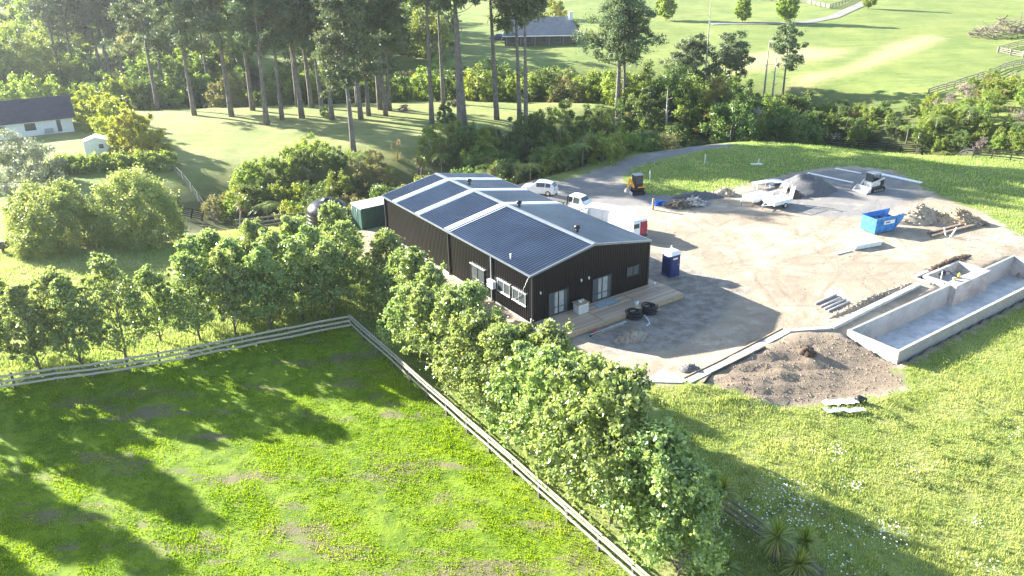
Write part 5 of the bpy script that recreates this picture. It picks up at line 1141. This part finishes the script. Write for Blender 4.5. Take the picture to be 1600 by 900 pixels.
# willow bushes
WB = dome_bush('willow_bush', 370, 7.6, 4.3, F_will, 300, 110, .26, 1.7, cr=(.35, .6), low=.02, lump=.35); x, y = at(88, 384); put(WB, x, y, 'big round silvery willow bush in the pale field', 'bush', None, .92, 0)
WB2 = dome_bush('willow_bush', 371, 8.2, 4.5, F_will, 320, 110, .26, 1.7, cr=(.35, .6), low=.02, lump=.35); x, y = at(222, 376); put(WB2, x, y, 'taller round willow bush beside the field gate', 'bush', None, .95, 1)
sv = dome_bush('silver_bush', 372, 6.2, 4.2, F_silver, 90, 150, .26, 2, cr=(.35, .6), low=.02); x, y = at(40, 285); put(sv, x, y, 'grey green bush before the white house', 'bush', None, 1, 0)
dk = dome_bush('dark_bush', 373, 7.0, 4.6, F_dark, 90, 120, .32, 1.6, cr=(.4, .65), low=.05); x, y = at(22, 172); put(dk, x, y, 'dark rounded tree behind the tiled roof', 'bush', None, 1.1, 0)
# lime hedge trees and low hedge
HB = [dome_bush('hedge_bush', 380+i, 5.4, 3.1, F_lime, 90, 130, .28, 1.5, cr=(.35, .6), low=.0) for i in range(2)]
for i, (px, py, s_, lb) in enumerate([(140, 186, 1.0, 'lime green clipped bush nearest the tiled roof'), (165, 200, 1.0, 'lime green clipped bush second from the tiled roof'), (188, 215, 1.05, 'lime green clipped bush beside the white garden shed'), (216, 236, 1.1, 'lime green clipped bush at the lawn end of its row')]):
    x, y = at(px, py); put(HB[i % 2], x, y, lb, 'bush', None, s_, i)
LH = dome_bush('low_hedge', 390, 2.1, 2.2, F_mid, 60, 90, .26, 1.5, cr=(.5, .8), low=.0)
for i, (px, py) in enumerate([(100, 268), (130, 266), (160, 264), (190, 262), (222, 262), (252, 262)]):
    x, y = at(px, py); put(LH, x, y, 'low clipped hedge section between garden shed and willow bushes', 'hedge', 'low clipped hedge sections', 1.0, i)
sh = dome_bush('lawn_shrub', 391, 3.2, 1.5, F_dark, 36, 80, .26, 1.6, cr=(.5, .8), low=.0); x, y = at(697, 190); put(sh, x, y, 'single dark shrub on the mown lawn between pines', 'shrub', None, 1, 0)
x, y = at(509, 182); put(sh, x, y, 'small dark shrub at the foot of a pine trunk', 'shrub', None, .6, 1)
x, y = at(694, 185)

# ---- native bush in the gullies: every plant its own object
VAR = dict(
    dark=[dome_bush('dark_bush', 400+i, 3.6, 1.9, F_dark, 46, 110, .22, 1.7, cr=(.45, .8), low=.02) for i in range(3)],
    green=[dome_bush('green_bush', 410+i, 3.4, 1.9, F_mid, 46, 110, .22, 1.6, cr=(.45, .8), low=.02) for i in range(3)],
    olive=[dome_bush('olive_bush', 420+i, 3.0, 1.8, F_olive, 46, 110, .2, 2.2, cr=(.45, .8), low=.02) for i in range(2)],
    lime=[dome_bush('lime_bush', 430, 2.8, 1.6, F_lime, 40, 100, .2, 1.8, cr=(.45, .8), low=.02)],
    grey=[dome_bush('grey_bush', 440, 2.8, 1.6, F_grey, 34, 80, .22, 3.5, cr=(.45, .8), low=.02, out=.6)],
    cabbage=[cabbage(450, 3.6, 3), cabbage(451, 3.0, 2)], fern=[fern(460, 2.6), fern(461, 3.2)], tussock=[tussock(470, 1.7, 130, F_blade), tussock(471, 1.8, 130, F_olive, 7)])
NM = dict(dark=('dark green rounded bush', 'bush'), green=('mid green leafy bush', 'bush'), olive=('olive brown wispy bush', 'bush'), lime=('bright lime green bush', 'bush'), grey=('bare grey twiggy bush', 'bush'), cabbage=('many headed cabbage tree', 'cabbage tree'), fern=('tree fern with arching fronds', 'tree fern'), tussock=('arching flax tussock', 'tussock'))
def bushland(poly, n, gap, weights, where, grp, seed, s_=(.8, 1.3), avoid=None):
    rng = np.random.default_rng(seed); P = np.array(poly); lo, hi = P.min(0), P.max(0); kept = []; ks = list(weights); pw = np.array([weights[k] for k in ks], float); pw /= pw.sum()
    for tries in range(n*30):
        if len(kept) >= n: break
        x, y = rng.uniform(lo, hi)
        if not inpoly(np.array([x]), np.array([y]), poly)[0] or any((x-a)**2+(y-b)**2 < gap*gap for a, b in kept): continue
        if avoid and avoid(x, y): continue
        kept.append((x, y)); k = ks[rng.choice(len(ks), p=pw)]; v = VAR[k][rng.integers(len(VAR[k]))]
        put(v, x, y, '%s %s' % (NM[k][0], where), NM[k][1], '%s %s' % (NM[k][0], grp), rng.uniform(*s_), rng.uniform(0, 6.28))
mix1 = dict(dark=3, green=5, olive=1.6, lime=1.8, grey=.5, cabbage=2.0, fern=1.6, tussock=1.6)
G1 = W([(335, 330), (318, 298), (350, 296), (420, 262), (520, 250), (600, 250), (690, 240), (705, 222), (800, 222), (850, 208), (900, 197), (985, 190)])+[(22, 114), (15, 104), (6, 97), (-1, 92), loc(5, 33.5), loc(-2, 34), (-24, 86), (-30, 84.5)]
bushland(G1, 120, 2.0, mix1, 'in the gully behind the black shed', 'behind the shed', 1, (.75, 1.15))
G1b = W([(690, 236), (705, 214), (800, 214), (870, 190), (985, 188), (1060, 205)])+[(26, 112), (20, 108), (13, 101), (4, 95), (-4, 93)]
bushland(G1b, 55, 2.3, dict(dark=6, green=4, fern=1.5, grey=.6, olive=1), 'in the shaded gully beside the gravel drive', 'beside the drive', 2, (.8, 1.2))
G2 = [(-95, 146), (-60, 147), (-30, 147), (0, 149), (12, 143), (24, 134), (36, 122), (46, 118), (52, 136), (36, 156), (16, 170), (-30, 178), (-95, 178)]
bushland(G2, 150, 3.2, dict(dark=5, green=5, olive=1, lime=.8, grey=.15), 'in the thicket beyond the pine lawn', 'beyond the pine lawn', 3, (1.3, 2.2))
G3 = W([(1060, 207), (1200, 207), (1340, 226), (1440, 236), (1560, 244), (1640, 250), (1640, 175), (1560, 178), (1480, 172), (1400, 182), (1330, 180), (1280, 172), (1230, 168), (1150, 178), (1090, 190)])
bushland(G3, 190, 1.9, dict(dark=6, green=6, olive=1, grey=.5, lime=.4, fern=.7, tussock=1), 'in the scrub behind the black rail fence', 'behind the black fence', 4, (.5, .85))
G4 = W([(1440, 168), (1500, 150), (1560, 128), (1640, 120), (1640, 178), (1560, 178), (1480, 174)])
bushland(G4, 34, 3.2, dict(green=4, lime=2, olive=1.5, tussock=2, grey=.5), 'on the rough bank below the hill fence', 'below the hill fence', 5, (.6, 1.0))
for px, py, v, lb in [(1460, 215, 0, 'pale tree fern standing out of the scrub'), (1508, 210, 1, 'taller pale tree fern beside another in the scrub'), (937, 203, 0, 'tree fern with brown trunk at the lawn corner')]:
    x, y = at(px, py); put(VAR['fern'][v], x, y, lb, 'tree fern', None, 1.25, px)
# background wood behind the pines
G5 = [(-150, 180), (-90, 178), (-30, 180), (-12, 186), (-20, 240), (-60, 290), (-170, 290), (-170, 200)]
bushland(G5, 60, 6.5, dict(dark=5, green=3, olive=1), 'in the far wood behind the pines', 'in the far wood', 6, (2.6, 4.2))
bushland(W([(-30, 130), (60, 140), (130, 140), (230, 168), (250, 160), (180, 120), (80, 110), (-30, 100)]), 26, 4.5, dict(dark=4, green=3, olive=2), 'between the white house and the pines', 'by the white house', 9, (1.3, 2.2))
# cabbage trees in the meadow corner
for i, (px, py, sd_, H, lb) in enumerate([(1123, 812, 480, 1.9, 'single cabbage tree at the shaded end of the meadow fence'), (1208, 880, 481, 1.6, 'cabbage tree with brown skirt against the meadow fence'), (1245, 905, 482, 1.1, 'low bright cabbage tree in front of the meadow fence'), (1255, 868, 483, 1.0, 'upright cabbage tree beside the meadow fence end'), (1130, 905, 484, .7, 'small cabbage palm beside a leaning stake')]):
    x, y = at(px, py); put(cabbage(sd_, H, 1, 1.05, 150, .055), x, y, lb, 'cabbage tree', None, 1, i)
A, B = V3(at(1055, 898)), V3(at(1100, 880)); tag(MB().bar((A[0], A[1], A[2]+.5), (B[0], B[1], B[2]+.9), .12, .12).build('fallen_post', m_gy), 'grey fence rail slumped under the last tree', 'post')
p = V3(at(1131, 905)); tag(MB().bar((0, 0, -.2), (.08, 0, 1.3), .09, .09).build('stake', m_gy, None, p), 'grey stake beside the small cabbage palm', 'stake')
# stumps, logs, brush mound
for px, py, s_, lb in [(631, 172, 1.0, 'old tree stump on the lawn between pine trunks'), (712, 164, 1.2, 'low log heap on the lawn at the thicket edge')]:
    junk('stump' if s_ == 1 else 'log_heap', px, py, 1.0*s_, .7*s_, .8, 22, m_bark, lb, 'stump' if s_ == 1 else 'logs', px, (.3, .7))
junk('brush_mound', 1572, 56, 9, 5, 4.5, 260, m_bark, 'grey brush mound on the far hillside', 'mound', 77, (.6, 1.8))

# weeds in the meadow: dock and fennel clumps, each a low leafy mass, too many to count
rng = np.random.default_rng(91); mp_ = np.array(meadow); wx = rng.uniform(mp_[:, 0].min(), mp_[:, 0].max(), 2600); wy = rng.uniform(mp_[:, 1].min(), mp_[:, 1].max(), 2600)
k = inpoly(wx, wy, meadow) & (fbm(wx/3, wy/3, 3, 93) > .47); wx, wy = wx[k], wy[k]; wr = rng.uniform(.12, .4, len(wx))
tag(link('weeds', leafmesh('weeds', [foliage(rng, np.stack([wx, wy, hgt(wx, wy)+wr*.55], 1), wr, 34, .13, 1.8, .6, .8, flat=(1, 1, .7), tv=.8)], LEAF('weed_leaf', (0.12, 0.20, 0.05), (0.36, 0.40, 0.14), .4, .5, .4, (1.2, 1.2, .7), 0))), 'darker leafy weeds dotted through the meadow grass', 'weeds', kind='stuff')
# ------------------------------------------------------------------ houses
m_wallw = M('white_weatherboard', (.66, .68, .70), .6, .08, 3); m_tile = M('dark_tiles', (.045, .045, .06), .55, .3, 1.2, bump=.3); m_brickd = M('dark_brick', (.10, .075, .06), .85, .35, 3); m_troof = M('far_roof_tiles', (.10, .115, .14), .5, .25, 1)
R_ = V3(at(117, 206)); rz = math.atan2(-1.5, -2.7)+math.pi
hs = empty('white_house', R_, rz, 'white weatherboard house with dark tiled roof behind the grey bush', 'house')
LH_, DH = 17.0, 8.5        # runs to -x from its right corner, depth +y
MB().box(-LH_, 0, 0, DH, -.6, 2.45).build('wall', m_wallw, hs)
for i in range(11): MB().box(-LH_-.0, .0, -.022, -.002, .05+i*.21, .05+i*.21+.19).build('weatherboard', m_wallw, hs)
rf = MB(); ov = .55; zr = 5.0
prof = [(-ov, 2.22), (DH/2, zr), (DH+ov, 2.22)]
rf.add([(-LH_-ov, prof[0][0], prof[0][1]), (ov, prof[0][0], prof[0][1]), (ov, prof[1][0], prof[1][1]), (-LH_-ov, prof[1][0], prof[1][1]), (ov, prof[2][0], prof[2][1]), (-LH_-ov, prof[2][0], prof[2][1])], [(0, 1, 2, 3), (3, 2, 4, 5)])
ro = rf.build('roof', m_tile, hs)
for i in range(12):     # tile courses
    f = (i+.5)/12; y = -ov+(DH/2+ov)*f; z = 2.22+(zr-2.22)*f; MB().box(-LH_-ov, ov, y-.03, y+.03, z+.012, z+.05).build('tile_course', m_tile, ro)
MB().add([(.002, 0, 2.45), (.002, DH, 2.45), (.002, DH/2, zr-.35)], [(0, 1, 2)]).build('gable', m_wallw, hs)
def fwin(parent, x0, x1, z0, z1, mat=m_white, y=-.05, kind='window'):
    f = MB(); f.box(x0-.07, x1+.07, y-.03, y+.04, z0-.07, z0); f.box(x0-.07, x1+.07, y-.03, y+.04, z1, z1+.07); f.box(x0-.07, x0, y-.03, y+.04, z0, z1); f.box(x1, x1+.07, y-.03, y+.04, z0, z1)
    o = f.build(kind, mat, parent); MB().box(x0, x1, y-.01, y+.03, z0, z1).build('pane', m_glass, o); return o
fwin(hs, -2.2, -1.6, .25, 2.1, kind='door'); fwin(hs, -6.5, -5.0, .9, 2.0); fwin(hs, -10.5, -9.0, .9, 2.0)
bn = empty('garden_bench', (0, 0, 0), 0, 'small grey garden bench against the white house wall', 'bench'); c = hs.matrix_basis @ Vector((-3.4, -.8, 0)); bn.location = (c.x, c.y, hz(c.x, c.y)); bn.rotation_euler = (0, 0, rz)
MB().box(-.6, .6, -.25, .2, .4, .46).build('seat', m_grey, bn); MB().box(-.6, .6, .2, .26, .5, .95).build('backrest', m_grey, bn)
for x in (-.5, .5):
    for y in (-.2, .2): MB().box(x-.03, x+.03, y-.03, y+.03, 0, .4).build('leg', m_grey, bn)
p = V3(at(155, 240)); ws = empty('garden_shed', p, .35, 'small white garden shed with pale gable roof beside the lime bushes', 'garden shed')
MB().prism([(-1.5, 0), (1.5, 0), (1.5, 1.9), (0, 2.4), (-1.5, 1.9)], -1.0, 1.2).build('wall', m_wallw, ws)
for s_ in (-1, 1): MB().add([(s_*1.65, -1.12, 1.87), (s_*1.65, 1.32, 1.87), (0, 1.32, 2.43), (0, -1.12, 2.43), (s_*1.65, -1.12, 1.93), (s_*1.65, 1.32, 1.93), (0, 1.32, 2.49), (0, -1.12, 2.49)], [(4, 5, 6, 7), (3, 2, 1, 0), (0, 4, 7, 3), (0, 1, 5, 4)]).build('roof_slope', m_white, ws)
fwin(ws, .3, .9, .9, 1.5, m_white, -1.05)
# far house
p = V3(at(858, 70)); fh = empty('far_house', p, -.03, 'dark brick house with blue grey roof and chimney on the far lawn', 'house')
MB().box(-11, 7, 0, 9, -.8, 2.6).build('wall', m_brickd, fh)
rf = MB(); rf.add([(-11.6, -1.6, 2.35), (7.6, -1.6, 2.35), (5.6, 4.5, 6.2), (-9.5, 4.5, 6.2), (7.6, 10.6, 2.35), (-11.6, 10.6, 2.35)], [(0, 1, 2, 3), (3, 2, 4, 5), (1, 4, 2), (0, 3, 5)]); ro = rf.build('roof', m_troof, fh)
MB().box(5.0, 5.9, 3.2, 4.2, 4.0, 7.4).build('chimney', m_wallw, ro)
MB().box(-11.65, 7.65, -1.72, -1.602, 2.2, 2.36).build('gutter', m_white, fh)
for x in (-10.5, -7, -3.5, 0, 3.5, 6.9): MB().box(x-.1, x+.1, -1.5, -1.3, -.3, 2.3).build('verandah_post', m_gy, fh)
for x in (-9, -5, -1.5, 2, 5): fwin(fh, x-.7, x+.7, .5, 2.1, m_gy)
for px, py, c_, lb in ((778, 62, (.05, .09, .2), 'dark blue car parked beside the far house'), (795, 60, (.3, .34, .4), 'grey car parked beside the far house verandah')):
    o = vehicle(px, py, 2.9, hatch, M('far_car_paint', c_, .3), lb, 'car', 'parked_car', [(2, .1, .95), (3, .05, .95)], z0=.22); finish(o, 1.25, .31)
for px, py, s_, lb in ((870, 42, 1.4, 'yellow green tree behind the far house roof'), (893, 60, 1.3, 'dark shrub at the chimney end of the far house'), (825, 68, .6, 'small shrub before the far house verandah'), (842, 67, .55, 'pale garden shrub before the far house verandah')):
    x, y = at(px, py); put(VAR['lime'][0] if '42' in str(py) else VAR['dark'][0] if s_ > 1 else VAR['olive'][0], x, y+(14 if py == 42 else 0), lb, 'shrub', None, s_*(1.6 if py == 42 else 1), 0)
# ------------------------------------------------------------------ the hazy air between here and the hills
hm = bpy.data.materials.new('haze'); hm.use_nodes = True; t = hm.node_tree
for n_ in list(t.nodes):
    if n_.type == 'BSDF_PRINCIPLED': t.nodes.remove(n_)
pv = nd(t, 'ShaderNodeVolumePrincipled'); pv.inputs['Color'].default_value = (0.86, 0.92, 1.0, 1); pv.inputs['Density'].default_value = 0.00016; pv.inputs['Anisotropy'].default_value = 0.6
t.links.new(pv.outputs[0], t.nodes['Material Output'].inputs['Volume'])
hzb = MB().box(-905, 905, -65, 1105, -12, 46).build('haze', hm); tag(hzb, 'thin pale haze in the air over the whole valley', 'haze', kind='stuff')
